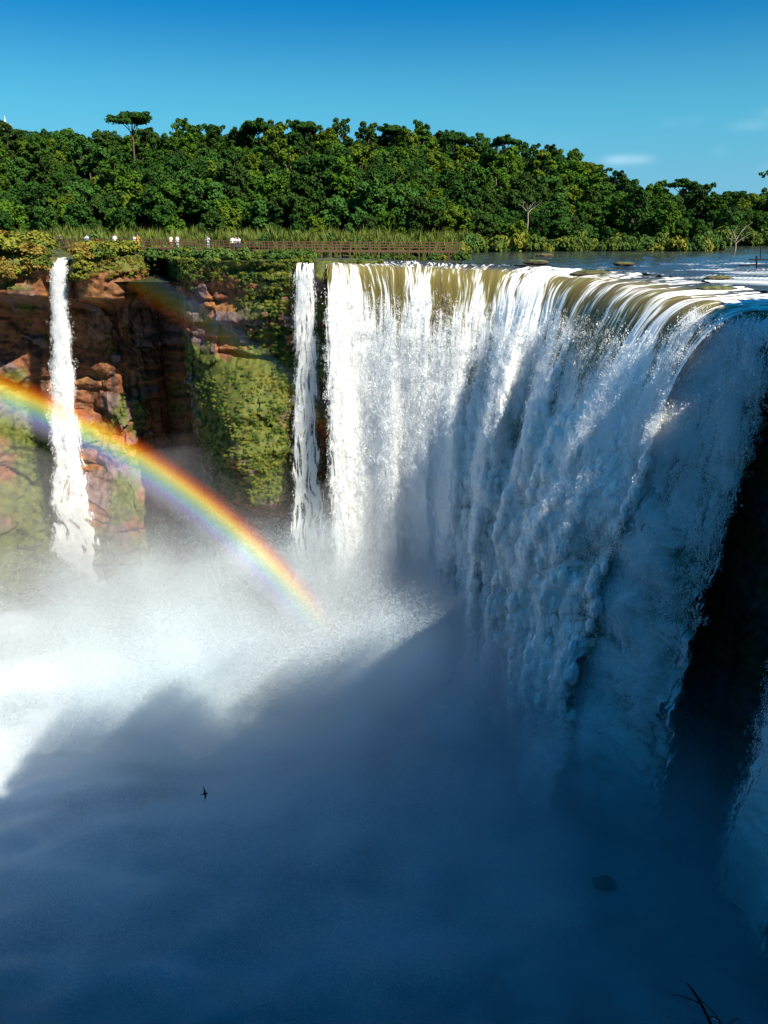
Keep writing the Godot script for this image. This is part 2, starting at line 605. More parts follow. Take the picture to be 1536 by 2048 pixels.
func river() -> void:
	var nu := 480
	var nv := 400
	var p := PackedVector3Array()
	var c := PackedColorArray()
	p.resize(nu * nv)
	c.resize(nu * nv)
	var w1 := noise(0.30, 3, 41)
	var w2 := noise(1.1, 2, 42)
	var fo := noise(0.11, 4, 43)
	var w3 := noise(0.42, 3, 44)
	var ext_lip := LIP.duplicate()
	ext_lip.append(Vector3(31.5, -6.4, -55.0))
	ext_lip.append(Vector3(36.0, -6.4, -50.5))
	var ext_dir := LIPD.duplicate()
	ext_dir.append(Vector3(-1, 0, 0.1))
	ext_dir.append(Vector3(-1, 0, 0.15))
	for i in nu:
		var s := float(i) / (nu - 1)
		var e := spline(ext_lip, s)
		var n := spline(ext_dir, s).normalized()
		for j in nv:
			var r := 6.6 + 108.0 * pow(float(j) / (nv - 1), 1.7)
			var q := e - n * r
			var rough := sm(0.40, 0.66, s) * sm(75.0, 18.0, r) + 0.10
			var y := lerpf(e.y + 0.05 * minf(r, 7.0), -4.25, sm(7.0, 55.0, r))
			# water runs over low steps in the bed
			var al := Vector2(q.dot(Vector3(n.z, 0, -n.x)), q.dot(n))
			var wv := w1.get_noise_2d(al.x * 0.5, al.y * 0.9)
			var wf := w2.get_noise_2d(al.x * 0.6, al.y * 0.8)
			var fm := fo.get_noise_2d(al.x * 1.3, al.y * 2.3) * 0.9 + 0.30 * wv + 0.25 * wf + 0.25 * cl_big.get_noise_2d(al.x, al.y)
			var foam := sm(0.14, 0.66, fm + (rough - 0.70) * 0.62)
			if s < 0.45: foam *= 0.4
			y += wv * (0.04 + 0.26 * rough) + wf * (0.02 + 0.07 * rough) + foam * 0.06
			foam *= 0.35 + 0.65 * sm(-0.35, 0.30, w3.get_noise_2d(al.x * 1.0, al.y * 1.6))
			p[j * nu + i] = Vector3(q.x, y, q.z)
			var w := Color(0.030, 0.034, 0.030).lerp(Color(0.10, 0.085, 0.03), sm(14.0, 7.0, r) * 0.4 * sm(-0.1, 0.5, fm))
			c[j * nu + i] = w.lerp(Color(0.66, 0.70, 0.71), foam)
	var o := obj("river", grid(nu, nv, p, c, true), M.river)
	tag(o, "dark blue river with white rapids running to the edge of the falls", "", "", "structure")

func pool() -> void:
	var n := 260
	var p := PackedVector3Array()
	var c := PackedColorArray()
	var w1 := noise(0.12, 3, 51)
	var fo := noise(0.05, 4, 52)
	for j in n:
		for i in n:
			var x := lerpf(-150.0, 70.0, float(i) / (n - 1))
			var z := lerpf(12.0, -135.0, float(j) / (n - 1))
			var f := fo.get_noise_2d(x * 0.7, z * 2.2)
			p.append(Vector3(x, -55.5 + w1.get_noise_2d(x, z * 1.5) * 0.9, z))
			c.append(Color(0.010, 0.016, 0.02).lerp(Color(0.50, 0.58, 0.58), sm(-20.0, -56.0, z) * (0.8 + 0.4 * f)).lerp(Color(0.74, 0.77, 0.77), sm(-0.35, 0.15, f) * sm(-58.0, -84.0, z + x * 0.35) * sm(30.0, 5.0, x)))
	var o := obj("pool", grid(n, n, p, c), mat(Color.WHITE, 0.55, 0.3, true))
	tag(o, "dark churning pool at the foot of the falls", "", "", "structure")

# ------------------------------------------------------------------ cliffs
const CLIFF_PATH := [Vector3(-140, 0, -84), Vector3(-105, 0, -92), Vector3(-78, 0, -99), Vector3(-64, 0, -103), Vector3(-54, 0, -105.5), Vector3(-46, 0, -108.5), Vector3(-42, 0, -108), Vector3(-38, 0, -109), Vector3(-35.2, 0, -113), Vector3(-33.4, 0, -119), Vector3(-30.8, 0, -115), Vector3(-28.6, 0, -108.5), Vector3(-25.8, 0, -104.2), Vector3(-21.5, 0, -101.2), Vector3(-16, 0, -99.8), Vector3(-12.5, 0, -99.2), Vector3(-10.0, 0, -99.6), Vector3(-7.9, 0, -98.0), Vector3(-6.0, 0, -99.6), Vector3(0, 0, -99.5)]
var cl_strata := noise(0.10, 3, 61)
var cl_big := noise(0.07, 3, 62)
var cl_fine := noise(0.5, 3, 63)
var cl_val := cells(0.30, 64, FastNoiseLite.RETURN_CELL_VALUE)
var cl_crk := cells(0.30, 64, FastNoiseLite.RETURN_DISTANCE2_SUB)
var cl_moss := noise(0.12, 4, 65)

func cliff_out(x: float, d: float) -> float:
	var prom := sm(-33.0, -38.0, x)
	var but := sm(-32.5, -25.5, x)
	# under the overhanging top the rock steps far back, and comes forward again at the foot
	var a := interp([0.0, 2.0, 5.0, 7.5, 14.0, 22.0, 30.0, 40.0, 51.0], [2.6, 3.8, 3.6, -4.5, -6.5, -6.0, -4.2, -0.5, 4.0], d)
	if x < -56.0: a = lerpf(a, interp([0.0, 4.0, 9.0, 15.0, 24.0, 51.0], [3.0, 3.6, -4.0, 0.0, 2.0, 5.0], d), sm(-56.0, -62.0, x))
	var notch := exp(-pow((x + 43.8) / 2.2, 2.0))
	a -= notch * 3.6 * sm(9.0, 4.0, d)
	var b := interp([0.0, 2.5, 4.0, 7.6, 8.3, 11.0, 14.0, 24.0, 31.0, 36.0, 51.0], [0.3, 0.6, 0.2, 0.6, -0.3, 0.0, 0.3, -0.6, -1.6, -3.0, -3.0], d)
	b += 7.0 * exp(-pow((x + 18.5 + (d - 22.0) * 0.12) / 6.0, 2.0)) * sm(12.0, 19.0, d) * sm(38.0, 30.0, d)
	var m := interp([0.0, 3.0, 6.0, 51.0], [1.0, 0.0, -3.0, -2.0], d)
	var mid := (1.0 - prom) * (1.0 - but)
	return a * prom + b * but + m * mid

func rock_relief(x: float, z: float, d: float) -> float:
	var w := cl_strata.get_noise_2d(x * 0.6, d * 1.2) * 1.6
	var lay := fposmod((d + w) / 2.4, 1.0)
	var wx := cl_fine.get_noise_3d(x * 0.4, d * 0.4, z * 0.4) * 1.5
	var r := 1.1 * (lay - 0.5) * sm(1.0, 0.80, lay) * sm(-0.15, 0.35, cl_big.get_noise_3d(x * 1.5 + 20.0, d * 1.2, z)) * (0.35 if x < -48.0 or (x > -28.0 and d > 13.0) else 1.0)
	r += cl_big.get_noise_3d(x, d * 1.3, z) * 1.8
	r += cl_val.get_noise_3d(x * 0.8 + wx, d * 0.9 + wx * 0.5, z * 0.4) * 0.45
	r -= 0.30 * sm(0.10, 0.0, cl_crk.get_noise_3d(x * 0.8 + wx, d * 0.9 + wx * 0.5, z * 0.4) + 1.0) * sm(-0.1, 0.3, cl_big.get_noise_3d(x * 2.0, d * 2.0, z + 9.0))
	r += cl_fine.get_noise_3d(x, d * 1.5, z) * 0.35
	return r

func rock_color(x: float, z: float, d: float, up: float) -> Color:
	var k := cl_big.get_noise_3d(x * 1.7 + 50.0, d * 2.6, z)
	var v := cl_val.get_noise_3d(x * 0.8, d * 0.9, z * 0.4)
	var col := Color(0.21, 0.088, 0.04).lerp(Color(0.28, 0.135, 0.045), sm(-0.1, 0.5, k)).lerp(Color(0.17, 0.12, 0.115), sm(0.1, 0.7, v))
	col = col.lerp(Color(0.06, 0.042, 0.034), sm(0.1, 0.55, cl_fine.get_noise_3d(x * 0.5, d * 0.08, z) + 0.1 * k))
	var ms := cl_moss.get_noise_3d(x, d * 0.7, z) + up * 0.9
	return col.lerp(Color(0.10, 0.125, 0.022), sm(0.12, 0.42, ms))

func rim_y(x: float) -> float:
	return -4.2 + 1.4 * exp(-pow((x + 56.0) / 8.0, 2.0)) - 0.35 * exp(-pow((x + 43.8) / 2.0, 2.0))

var cliff_pts := []     # places on the cliff for plants: [point, outward, x, d]
func cliffs() -> void:
	var nu := 600
	var nv := 300
	var top := 46
	var p := PackedVector3Array()
	var c := PackedColorArray()
	p.resize(nu * nv)
	c.resize(nu * nv)
	for i in nu:
		var s := float(i) / (nu - 1)
		s = lerpf(0.0, 1.0, pow(s, 0.62))
		var e := spline(CLIFF_PATH, s)
		var t := (spline(CLIFF_PATH, s + 0.012) - spline(CLIFF_PATH, s - 0.012)).normalized()
		var n := Vector3(-t.z, 0, t.x)
		if n.z < 0.25: n = (n + Vector3(0, 0, 0.8)).normalized()
		n = n.lerp(Vector3(0.1, 0, 1), 0.6).normalized()
		var ry := rim_y(e.x)
		for j in nv:
			var k := j * nu + i
			if j < top:
				var back := 26.0 * pow(1.0 - float(j) / top, 1.5)
				var q0 := e + n * cliff_out(e.x, 0.0) * sm(12.0, 0.0, back) + Vector3(0, 0, -back)
				p[k] = Vector3(q0.x, ry + cl_big.get_noise_2d(q0.x, q0.z) * 0.7 * sm(0.0, 4.0, back) - sm(10.0, 26.0, back) * 0.8, q0.z)
				c[k] = Color(0.07, 0.085, 0.02)
				continue
			var d := 51.5 * float(j - top) / (nv - 1 - top)
			var soft := sm(0.0, 1.5, d)
			var out := cliff_out(e.x, d) + rock_relief(e.x, e.z, d) * soft
			p[k] = e + n * out + Vector3(0, ry - d, 0)
			var up := clampf((cliff_out(e.x, d + 0.6) - cliff_out(e.x, d)) * 1.2, -1.0, 1.0)
			if e.x > -28.0: up += 0.75 * exp(-pow((e.x + 18.5) / 7.0, 2.0)) * sm(13.0, 17.0, d) * sm(36.0, 30.0, d)
			if e.x > -14.5 and e.x < -7.0: up += 0.45 * sm(24.0, 5.0, d)
			if e.x < -50.0: up += 0.22
			c[k] = rock_color(e.x, e.z, d, up + sm(2.2, 0.4, d) * 0.7)
			if (i % 2 == 0) and (j % 2 == 0): cliff_pts.append([p[k], n, e.x, d, up])
	var o := obj("cliff", grid(nu, nv, p, c, false), M.rock)
	tag(o, "red brown rock cliff with ledges and moss left of the falls", "", "", "structure")
	# wet rock behind the sheets of the horseshoe, and on round the near side of the gorge
	var pth := [Vector3(-6.8, -4.9, -100.2), Vector3(-1, -5.0, -99.2), Vector3(8, -5.3, -95.6), Vector3(16, -5.6, -91.5), Vector3(21.5, -5.9, -86), Vector3(25.6, -6.2, -79), Vector3(28.4, -6.5, -70), Vector3(30.4, -6.8, -62), Vector3(32.5, -6.9, -56), Vector3(36, -6.4, -51), Vector3(37.5, -6.0, -46), Vector3(35, -5.4, -38), Vector3(32, -5.0, -28), Vector3(27, -4.2, -15), Vector3(18, -3.2, -4.5), Vector3(8, -2.4, 2.5), Vector3(-2, -2.0, 4.5), Vector3(-30, -2.5, 14), Vector3(-70, -3.0, 20)]
	nu = 460
	nv = 150
	p = PackedVector3Array()
	c = PackedColorArray()
	p.resize(nu * nv)
	c.resize(nu * nv)
	for i in nu:
		var s := float(i) / (nu - 1)
		var e := spline(pth, s)
		var t := (spline(pth, s + 0.01) - spline(pth, s - 0.01)).normalized()
		var n := Vector3(-t.z, 0, t.x)
		for j in nv:
			var k := j * nu + i
			var d := 51.5 * float(j) / (nv - 1)
			var under := sm(0.42, 0.5, s)
			var out := rock_relief(e.x + e.z, e.z, d) * (0.4 + under) * sm(0.0, 2.0, d) - under * 3.0 * sm(1.0, 12.0, d) * sm(48.0, 20.0, d) - 0.6
			if s > 0.72: out -= 5.0 * sm(0.0, 8.0, d)
			p[k] = e + n * out - UP * d
			var dry := rock_color(e.x + 31.0, e.z, d, 0.0)
			c[k] = dry * 0.55
	o = obj("cliff", grid(nu, nv, p, c, false), M.rock)
	tag(o, "dark wet rock wall behind the horseshoe and round the near side", "", "", "structure")
	# top of the near bank behind and beside the viewer
	p = PackedVector3Array()
	c = PackedColorArray()
	nu = 90
	nv = 40
	for j in nv:
		for i in nu:
			var s := lerpf(0.46, 1.0, float(i) / (nu - 1))
			var e := spline(pth, s)
			var t := (spline(pth, minf(s + 0.01, 1.0)) - spline(pth, s - 0.01)).normalized()
			var n := Vector3(-t.z, 0, t.x)
			var b := 75.0 * pow(float(j) / (nv - 1), 1.5)
			var q := e - n * (b + 0.6)
			var rise := interp([-53.0, -47.0, -41.0, -35.0, -28.0, -15.0, -4.5, 2.5, 14.0], [1.0, 6.0, 11.0, 16.0, 21.0, 31.0, 36.0, 30.0, 14.0], e.z)
			q.y = e.y + sm(0.0, 14.0, b) * 1.0 + sm(0.5, 12.0, b) * rise + hill_noise.get_noise_2d(q.x * 3.0, q.z * 3.0) * 0.8 * sm(0.0, 5.0, b)
			if e.z < -44.0: q.y = e.y - 0.25 + sm(0.0, 8.0, b) * 0.4
			p.append(q)
			c.append(Color(0.05, 0.06, 0.02))
	o = obj("near_bank", grid(nu, nv, p, c, true), M.soil)
	tag(o, "earth bank along the near rim of the gorge", "", "", "structure")

func falls() -> void:
	waterfall(LIP, LIPD, {"nu": 1000, "nv": 700, "nup": 60, "H": 51.0, "A": 6.0, "A1": 10.5, "d0": 9.0, "seed": 5, "amp": 1.0, "billows": true, "spray": 0.09, "most": 110000, "reach": 0.35, "fleck": 0.02, "upstream": 7.0}, "broad horseshoe waterfall, sunlit white on its left and shaded on its right")
	waterfall([Vector3(-44.5, -4.35, -108.2), Vector3(-43.8, -4.5, -108.0), Vector3(-43.1, -4.4, -108.2)], [Vector3(-0.1, 0, 1), Vector3(-0.1, 0, 1), Vector3(-0.1, 0, 1)], {"nu": 90, "nv": 420, "nup": 20, "H": 50.5, "A": 3.0, "d0": 6.0, "seed": 9, "amp": 0.28, "fleck": 0.018, "spray": 0.4, "most": 20000, "upstream": 1.6, "drift": -3.6, "widen": 6.0, "wpow": 1.5, "gap": -0.34, "frayed": 1.0, "olive": 0.15, "reach": 0.35}, "tall slender waterfall dropping from between two bushy outcrops")
	waterfall([Vector3(-10.9, -4.4, -98.6), Vector3(-9.8, -4.5, -98.4), Vector3(-8.7, -4.5, -98.2)], [Vector3(0, 0, 1), Vector3(0, 0, 1), Vector3(0, 0, 1)], {"nu": 90, "nv": 420, "nup": 20, "H": 50.5, "A": 2.4, "d0": 6.0, "seed": 14, "amp": 0.28, "fleck": 0.016, "spray": 0.4, "most": 9000, "upstream": 4.0, "drift": -0.7, "widen": 2.0, "wpow": 1.6, "gap": -0.14, "frayed": 1.0, "olive": 0.2, "reach": 0.3}, "thin veil of a waterfall beside a mossy rock rib, left of the horseshoe")
	waterfall([Vector3(28.3, -6.0, -63.6), Vector3(29.4, -6.2, -61.4), Vector3(30.9, -6.3, -58.9)], [Vector3(-1, 0, 0.1), Vector3(-0.95, 0, 0.35), Vector3(-0.8, 0, 0.6)], {"nu": 130, "nv": 420, "nup": 30, "H": 49.5, "A": 9.0, "A1": 3.2, "d0": 8.5, "seed": 23, "amp": 0.95, "fleck": 0.02, "spray": 0.3, "most": 40000, "upstream": 5.0, "widen": 0.1, "gap": -0.7, "frayed": 0.6, "olive": 1.3, "reach": 0.4}, "blue shaded waterfall beside the dark rock at the right of the horseshoe")
	waterfall([Vector3(38.3, -6.0, -50.0), Vector3(39.0, -6.0, -47.8), Vector3(39.5, -6.0, -45.5)], [Vector3(-1, 0, 0.0), Vector3(-1, 0, 0), Vector3(-1, 0, 0)], {"nu": 100, "nv": 360, "nup": 20, "H": 49.5, "A": 7.5, "d0": 9.0, "seed": 29, "amp": 0.4, "fleck": 0.018, "spray": 0.2, "most": 20000, "upstream": 4.0, "widen": 0.8, "gap": -0.6, "frayed": 0.7, "olive": 0.2, "reach": 0.4}, "dim waterfall entering at the right edge beyond the dark rock")

func mists() -> void:
	for e in [
		[Vector3(-20, -54, -92), Vector3(120, 26, 60), 0.010],
		[Vector3(-4, -52, -86), Vector3(38, 34, 28), 0.016],
		[Vector3(-3, -50, -86), Vector3(22, 46, 18), 0.014],
		[Vector3(-44, -53, -101), Vector3(40, 20, 24), 0.008],
		[Vector3(-24, -46, -99), Vector3(44, 40, 16), 0.003],
		[Vector3(-22, -48, -98), Vector3(34, 30, 14), 0.003],
		[Vector3(-27, -50, -100), Vector3(30, 22, 14), 0.004],
		[Vector3(-25, -50, -98), Vector3(56, 44, 22), 0.010],
		[Vector3(-60, -50, -95), Vector3(60, 50, 30), 0.010],
		[Vector3(0, -54, -52), Vector3(150, 40, 110), 0.005],
		[Vector3(8, -56, -62), Vector3(70, 26, 44), 0.005],
		[Vector3(33, -56, -54), Vector3(40, 26, 34), 0.02],
		[Vector3(28, -57, -52), Vector3(60, 18, 44), 0.02],
		[Vector3(22, -56, -62), Vector3(30, 22, 24), 0.015]]: mist(e[0], e[1], e[2])
	droplets()
	for k in 4:
		var q := Vector3(rng.randf_range(-46.0, 4.0), rng.randf_range(-54.0, -44.0), rng.randf_range(-98.0, -66.0))
		var s := rng.randf_range(9.0, 20.0)
		mist(q, Vector3(s * rng.randf_range(1.0, 1.8), s * rng.randf_range(0.6, 1.0), s), rng.randf_range(0.006, 0.014))

# fine drops hanging in the air over the pool, in blocks that fill the mist
func droplets() -> void:
	var f := noise(0.06, 3, 83)
	var blocks := [[], [], [], []]
	var step := 4.2
	# [centre, reach, how dense]
	var clouds := [[Vector3(-26, -54, -85), Vector3(32, 9, 19), 1.0], [Vector3(-4, -50, -88), Vector3(11, 15, 8), 1.2], [Vector3(-44, -54, -100), Vector3(13, 5, 8), 0.35], [Vector3(-46.5, -53, -104), Vector3(5.5, 5, 3.5), 1.4], [Vector3(9, -51, -76), Vector3(14, 11, 11), 0.9], [Vector3(-8, -53, -80), Vector3(15, 9, 10), 1.1], [Vector3(-27, -51, -101), Vector3(18, 13, 7), 0.9], [Vector3(-58, -52, -97), Vector3(14, 10, 8), 0.25], [Vector3(-6, -50, -64), Vector3(36, 9, 13), 1.2], [Vector3(12, -52, -60), Vector3(18, 9, 9), 0.8], [Vector3(27, -54, -56), Vector3(11, 6, 8), 0.9], [Vector3(-14, -53, -48), Vector3(40, 7, 14), 0.9]]
	var x := -70.0
	while x < 36.0:
		var y := -54.5
		while y < -34.0:
			var z := -104.0
			while z < -32.0:
				var q := Vector3(x, y, z) + Vector3(rng.randf_range(-1, 1), rng.randf_range(-1, 1), rng.randf_range(-1, 1)) * 1.2
				z += step
				var dn := 0.0
				for e in clouds:
					var r: Vector3 = (q - e[0]) / e[1]
					dn += e[2] * exp(-1.4 * r.length_squared())
				dn *= 1.0 + 1.5 * f.get_noise_3dv(q)
				if dn < 0.17: continue
				var v := 0 if dn > 0.75 else (1 if dn > 0.36 else 2)
				if q.z > -62.0:
					if dn < 0.5: continue
					v = 3
				blocks[v].append(Transform3D(Basis(UP, rng.randf() * TAU).scaled(Vector3.ONE * step), q))
			y += step
		x += step
	var o := base("spray_cloud")
	tag(o, "white spray drifting over the pool at the foot of the falls", "", "", "stuff")
	for v in 4:
		var p := PackedVector3Array()
		for k in [20000, 10000, 4000, 15000][v]:
			var q := Vector3(rng.randfn(0, 0.42), rng.randfn(0, 0.42), rng.randfn(0, 0.42))
			var a := Vector3(rng.randfn(0, 1), rng.randfn(0, 1), rng.randfn(0, 1)).normalized()
			var t := a.cross(Vector3(rng.randfn(0, 1), rng.randfn(0, 1), rng.randfn(0, 1))).normalized()
			var b := a.cross(t)
			var s := rng.randf_range(0.004, 0.0085) * (0.8 if v == 3 else 1.0)
			for w in [q + t * s, q - t * s * 0.5 + b * s * 0.87, q - t * s * 0.5 - b * s * 0.87]: p.append(w)
		print("blocks ", blocks[v].size())
		scatter(["dense_spray", "drifting_spray", "thin_spray", "near_spray"][v], "", arrays(p, PackedVector3Array(), PackedColorArray(), PackedInt32Array()), M.drops, blocks[v], o)

# ------------------------------------------------------------------ plants
# leaves spread through blobs; every leaf is a bent pair of triangles
func leaves(blobs: Array, per: int, size: float, droop := 0.0) -> ArrayMesh:
	var p := PackedVector3Array()
	var n := PackedVector3Array()
	var c := PackedColorArray()
	for b in blobs:
		var ctr: Vector3 = b[0]
		var r: Vector3 = b[1]
		var cnt := int(per * (r.x * r.y + r.y * r.z + r.x * r.z) / 3.0)
		var tone: float = b[2] if b.size() > 2 else 1.0
		for k in cnt:
			var d := Vector3(rng.randfn(0, 1), rng.randfn(0.25, 1), rng.randfn(0, 1)).normalized()
			if d.y < -0.35 and rng.randf() < 0.6: d.y = -d.y
			var rad := pow(rng.randf(), 0.25) * rng.randf_range(0.82, 1.08)
			var q := ctr + d * r * rad
			var f := (d * 0.8 + Vector3(rng.randfn(0, 0.55), 0.35 + rng.randfn(0, 0.45), rng.randfn(0, 0.55))).normalized()
			var x := f.cross(Vector3(rng.randfn(0, 1), rng.randfn(0, 1), rng.randfn(0, 1))).normalized()
			var y := f.cross(x)
			if droop > 0.0: y = (y + Vector3(0, -droop, 0)).normalized()
			var s := size * rng.randf_range(0.6, 1.35)
			var a := q - x * s * 0.55
			var e := q + x * s * 0.55
			var t := q + y * s * 0.75 - f * s * 0.15
			var u := q - y * s * 0.75 - f * s * 0.15
			var v := tone * rng.randf_range(0.72, 1.3)
			var warm := rng.randf_range(0.9, 1.18)
			var cc := Color(v * warm, v, v * 0.95)
			for tri in [[a, t, e], [a, e, u]]:
				var g: Vector3 = (tri[2] - tri[0]).cross(tri[1] - tri[0]).normalized()
				for w in tri:
					p.append(w)
					n.append((g + f * 0.25 * signf(g.dot(f))).normalized())
					c.append(cc)
	return arrays(p, n, c, PackedInt32Array())

# 0 round, 1 tall oval, 2 flat umbrella, 3 open layered, 4 bushy low
func make_tree(kind: int) -> Array:
	var h: float = [11.0, 14.0, 15.0, 12.5, 7.5][kind]
	var R: float = [3.9, 3.1, 4.6, 3.8, 3.4][kind]
	var blobs := []
	var tips := []
	var nb: int = [15, 15, 13, 14, 12][kind]
	for k in nb:
		var a := TAU * k * 0.381966 + rng.randf() * 0.5
		var f := float(k) / (nb - 1)
		var y := 0.0
		var rr := 0.0
		match kind:
			0:
				y = lerpf(0.45, 0.93, f)
				rr = R * (0.25 + 0.75 * sqrt(maxf(0.0, 1.0 - pow((y - 0.58) / 0.42, 2.0)))) * 0.72
			1:
				y = lerpf(0.35, 0.95, f)
				rr = R * sqrt(maxf(0.02, 1.0 - pow((y - 0.62) / 0.40, 2.0))) * 0.7
			2:
				y = rng.randf_range(0.80, 0.93) - 0.07 * pow(f, 2.0)
				rr = R * sqrt(f)
			3:
				y = [0.5, 0.66, 0.8, 0.93][k % 4] + rng.randf_range(-0.03, 0.03)
				rr = R * [0.85, 0.95, 0.75, 0.35][k % 4] * rng.randf_range(0.6, 1.0)
			_:
				y = lerpf(0.28, 0.86, f)
				rr = R * sqrt(maxf(0.02, 1.0 - pow((y - 0.35) / 0.62, 2.0))) * 0.75
		var s := R * rng.randf_range(0.33, 0.52)
		var fl: float = [0.8, 0.85, 0.42, 0.5, 0.8][kind]
		var ctr := Vector3(cos(a) * rr, y * h, sin(a) * rr)
		blobs.append([ctr, Vector3(s, s * fl, s), rng.randf_range(0.85, 1.2)])
		tips.append(ctr)
		if rng.randf() < 0.6: blobs.append([ctr + Vector3(rng.randfn(0, s * 0.7), s * fl * 0.7, rng.randfn(0, s * 0.7)), Vector3(s, s * fl, s) * 0.55, rng.randf_range(0.9, 1.3)])
	var crown := leaves(blobs, 100, 0.44)
	var st := tool()
	var lean := Vector3(rng.randfn(0, 0.4), 0, rng.randfn(0, 0.4))
	var fork := h * (0.5 if kind != 2 else 0.62)
	var top := lean + Vector3(0, fork, 0)
	tube_into(st, [Vector3(0, -1.5, 0), Vector3(0, 0.6, 0) + lean * 0.1, lean * 0.5 + Vector3(0, fork * 0.5, 0), top], [0.42, 0.30, 0.24, 0.2], 6)
	for k in range(0, tips.size(), 2):
		var q: Vector3 = tips[k]
		tube_into(st, [top - Vector3(0, fork * 0.12 * (k % 3), 0), top.lerp(q, 0.5) + Vector3(0, 0.25, 0), q], [0.15, 0.1, 0.05], 5)
	return [done(st), crown]

func put_tree(t: Array, at: Vector3, scale: float, turn: float, green: Material, bark: Material) -> Node3D:
	var o := base("tree", at, turn)
	o.scale = Vector3.ONE * scale
	obj("trunk", t[0], bark, o)
	obj("crown", t[1], green, o)
	return o

func forest() -> void:
	var protos := []
	var emergent := make_tree(2)
	for k in [0, 0, 1, 1, 0, 3, 4, 0, 4]: protos.append([k, make_tree(k)])
	# candidate places over the hillside
	var spots := []
	var z := -118.0
	while z > -330.0:
		var step := 4.4 + (-z - 118.0) * 0.012
		var x := -190.0
		while x < 215.0:
			var q := Vector2(x + rng.randf_range(-2.4, 2.4), z + rng.randf_range(-2.2, 2.2))
			x += step
			var r := shore(q.x) - q.y
			var open := 26.0 if q.x < 2.0 else (15.0 if q.x < 14.0 else 6.0)
			if r < open: continue
			if absf(q.x) > -q.y * 0.64 + 16.0: continue
			spots.append(q)
		z -= step * 0.86
	var masses := {}
	var n := 0
	var wide_names := ["left edge", "over the slender waterfall", "over the boardwalk's left half", "over the boardwalk's right half", "over the horseshoe", "over the rapids", "right edge"]
	var zone_names := ["at hill foot", "half way up", "high up", "on river bank", "on low ridge"]
	var kind_names := ["round crowned", "tall narrow", "umbrella", "open layered", "low bushy"]
	var tones := ["mid green", "dark green", "bright green", "fresh green", "yellowish", "deep green"]
	# the ones nearest the front stand first
	for q in spots:
		var r: float = shore(q.x) - q.y
		var y := hill(q.x, q.y)
		var pick := rng.randi() % protos.size()
		if r < 34.0 and q.x > 14.0 and rng.randf() < 0.5: pick = 6 if rng.randf() < 0.6 else 8
		if r < 44.0 and q.x < 14.0: pick = [6, 8, 0, 7][rng.randi() % 4]
		var kd: int = protos[pick][0]
		var g := rng.randi() % 6
		if rng.randf() < 0.35: g = 1 if rng.randf() < 0.5 else 5
		var sc := rng.randf_range(0.55, 0.98)
		if kd == 4: sc *= 1.1
		if r < 30.0: sc *= rng.randf_range(0.5, 0.85)
		var at := Vector3(q.x, y - 0.4, q.y)
		var turn := rng.randf() * TAU
		if n < 300 and (r < 118.0 or rng.randf() < 0.5) and absf(q.x) < -q.y * 0.56 + 8.0 and rng.randf() < 0.62:
			n += 1
			var o := put_tree(protos[pick][1], at, sc, turn, M.green[g], M.bark_pale if rng.randf() < 0.25 else M.bark)
			var zn := 0 if r < 45.0 else (1 if r < 95.0 else 2)
			if q.x > 14.0 and r < 30.0: zn = 3
			if q.x > 82.0 and zn > 0: zn = 4
			var fx: float = 768.0 + 1500.0 * q.x / (-q.y * 0.934 + 2.0)
			var wz: int = 0 if fx < 80 else (1 if fx < 230 else (2 if fx < 480 else (3 if fx < 730 else (4 if fx < 1060 else (5 if fx < 1390 else 6)))))
			var lb: String = "%s %s tree %s, %s" % [tones[g], kind_names[kd], zone_names[zn], wide_names[wz]]
			tag(o, lb, "tree", "trees of the wooded hill")
		else:
			var key := [pick, g]
			if not masses.has(key): masses[key] = []
			masses[key].append(Transform3D(Basis(UP, turn).scaled(Vector3.ONE * sc), at))
	var f := base("forest")
	tag(f, "dense forest filling the hillside between the nearer trees", "", "", "stuff")
	for key in masses:
		for part in 2:
			var mm := MultiMesh.new()
			mm.transform_format = MultiMesh.TRANSFORM_3D
			mm.mesh = protos[key[0]][1][part]
			mm.instance_count = masses[key].size()
			for k in masses[key].size(): mm.set_instance_transform(k, masses[key][k])
			var o := MultiMeshInstance3D.new()
			o.multimesh = mm
			o.material_override = M.bark if part == 0 else M.green[key[1]]
			o.name = "trunks" if part == 0 else "crowns"
			o.set_meta("kind", "stuff")
			f.add_child(o, true)
	print("trees ", n, " spots ", spots.size())
	# flat-topped emergent trees that break the skyline
	for e in [[256, 205, -205.0, 1.0, "lone flat topped tree breaking the skyline left of centre"], [515, 224, -215.0, 1.05, "dark umbrella tree on the skyline above the boardwalk"], [612, 228, -220.0, 0.85, "smaller umbrella tree on the skyline right of the dark one"], [785, 236, -225.0, 0.8, "layered dark tree on the skyline at the middle of the ridge"], [915, 250, -225.0, 0.95, "bushy dark umbrella tree on the skyline where the ridge starts to fall"], [1010, 258, -220.0, 0.8, "pointed clump of a tree on the falling skyline"], [1372, 342, -190.0, 0.75, "dark spreading tree standing up from the low ridge at right"], [1463, 368, -180.0, 0.6, "small umbrella tree on the low ridge near the right edge"]]:
		var pt := ray_to(e[0], e[1], e[2])
		var pr: Array = emergent
		var s: float = e[3]
		put_tree(pr, pt - Vector3(0, 14.4 * s, 0) - Vector3(0, 0.8, 0), s * 0.92, rng.randf() * 6.0, M.green[1], M.bark)
		tag(get_child(get_child_count() - 1), e[4], "tree", "emergent trees on the skyline")
	# bare pale trees
	for e in [[1300, 245, -190.0, "bare pale branching tree high on the hill, left of centre"], [780, 335, -165.0, "bare whitish tree half way up the hill above the boardwalk end"], [1058, 385, -150.0, "thin pale dead trunk at the middle of the hill"], [1478, 440, -140.0, "leaning bare pale trunk on the right bank"]]:
		bare_tree(ray_to(e[0] if e[0] != 1300 else 655, e[1] if e[0] != 1300 else 300, e[2]), e[3])

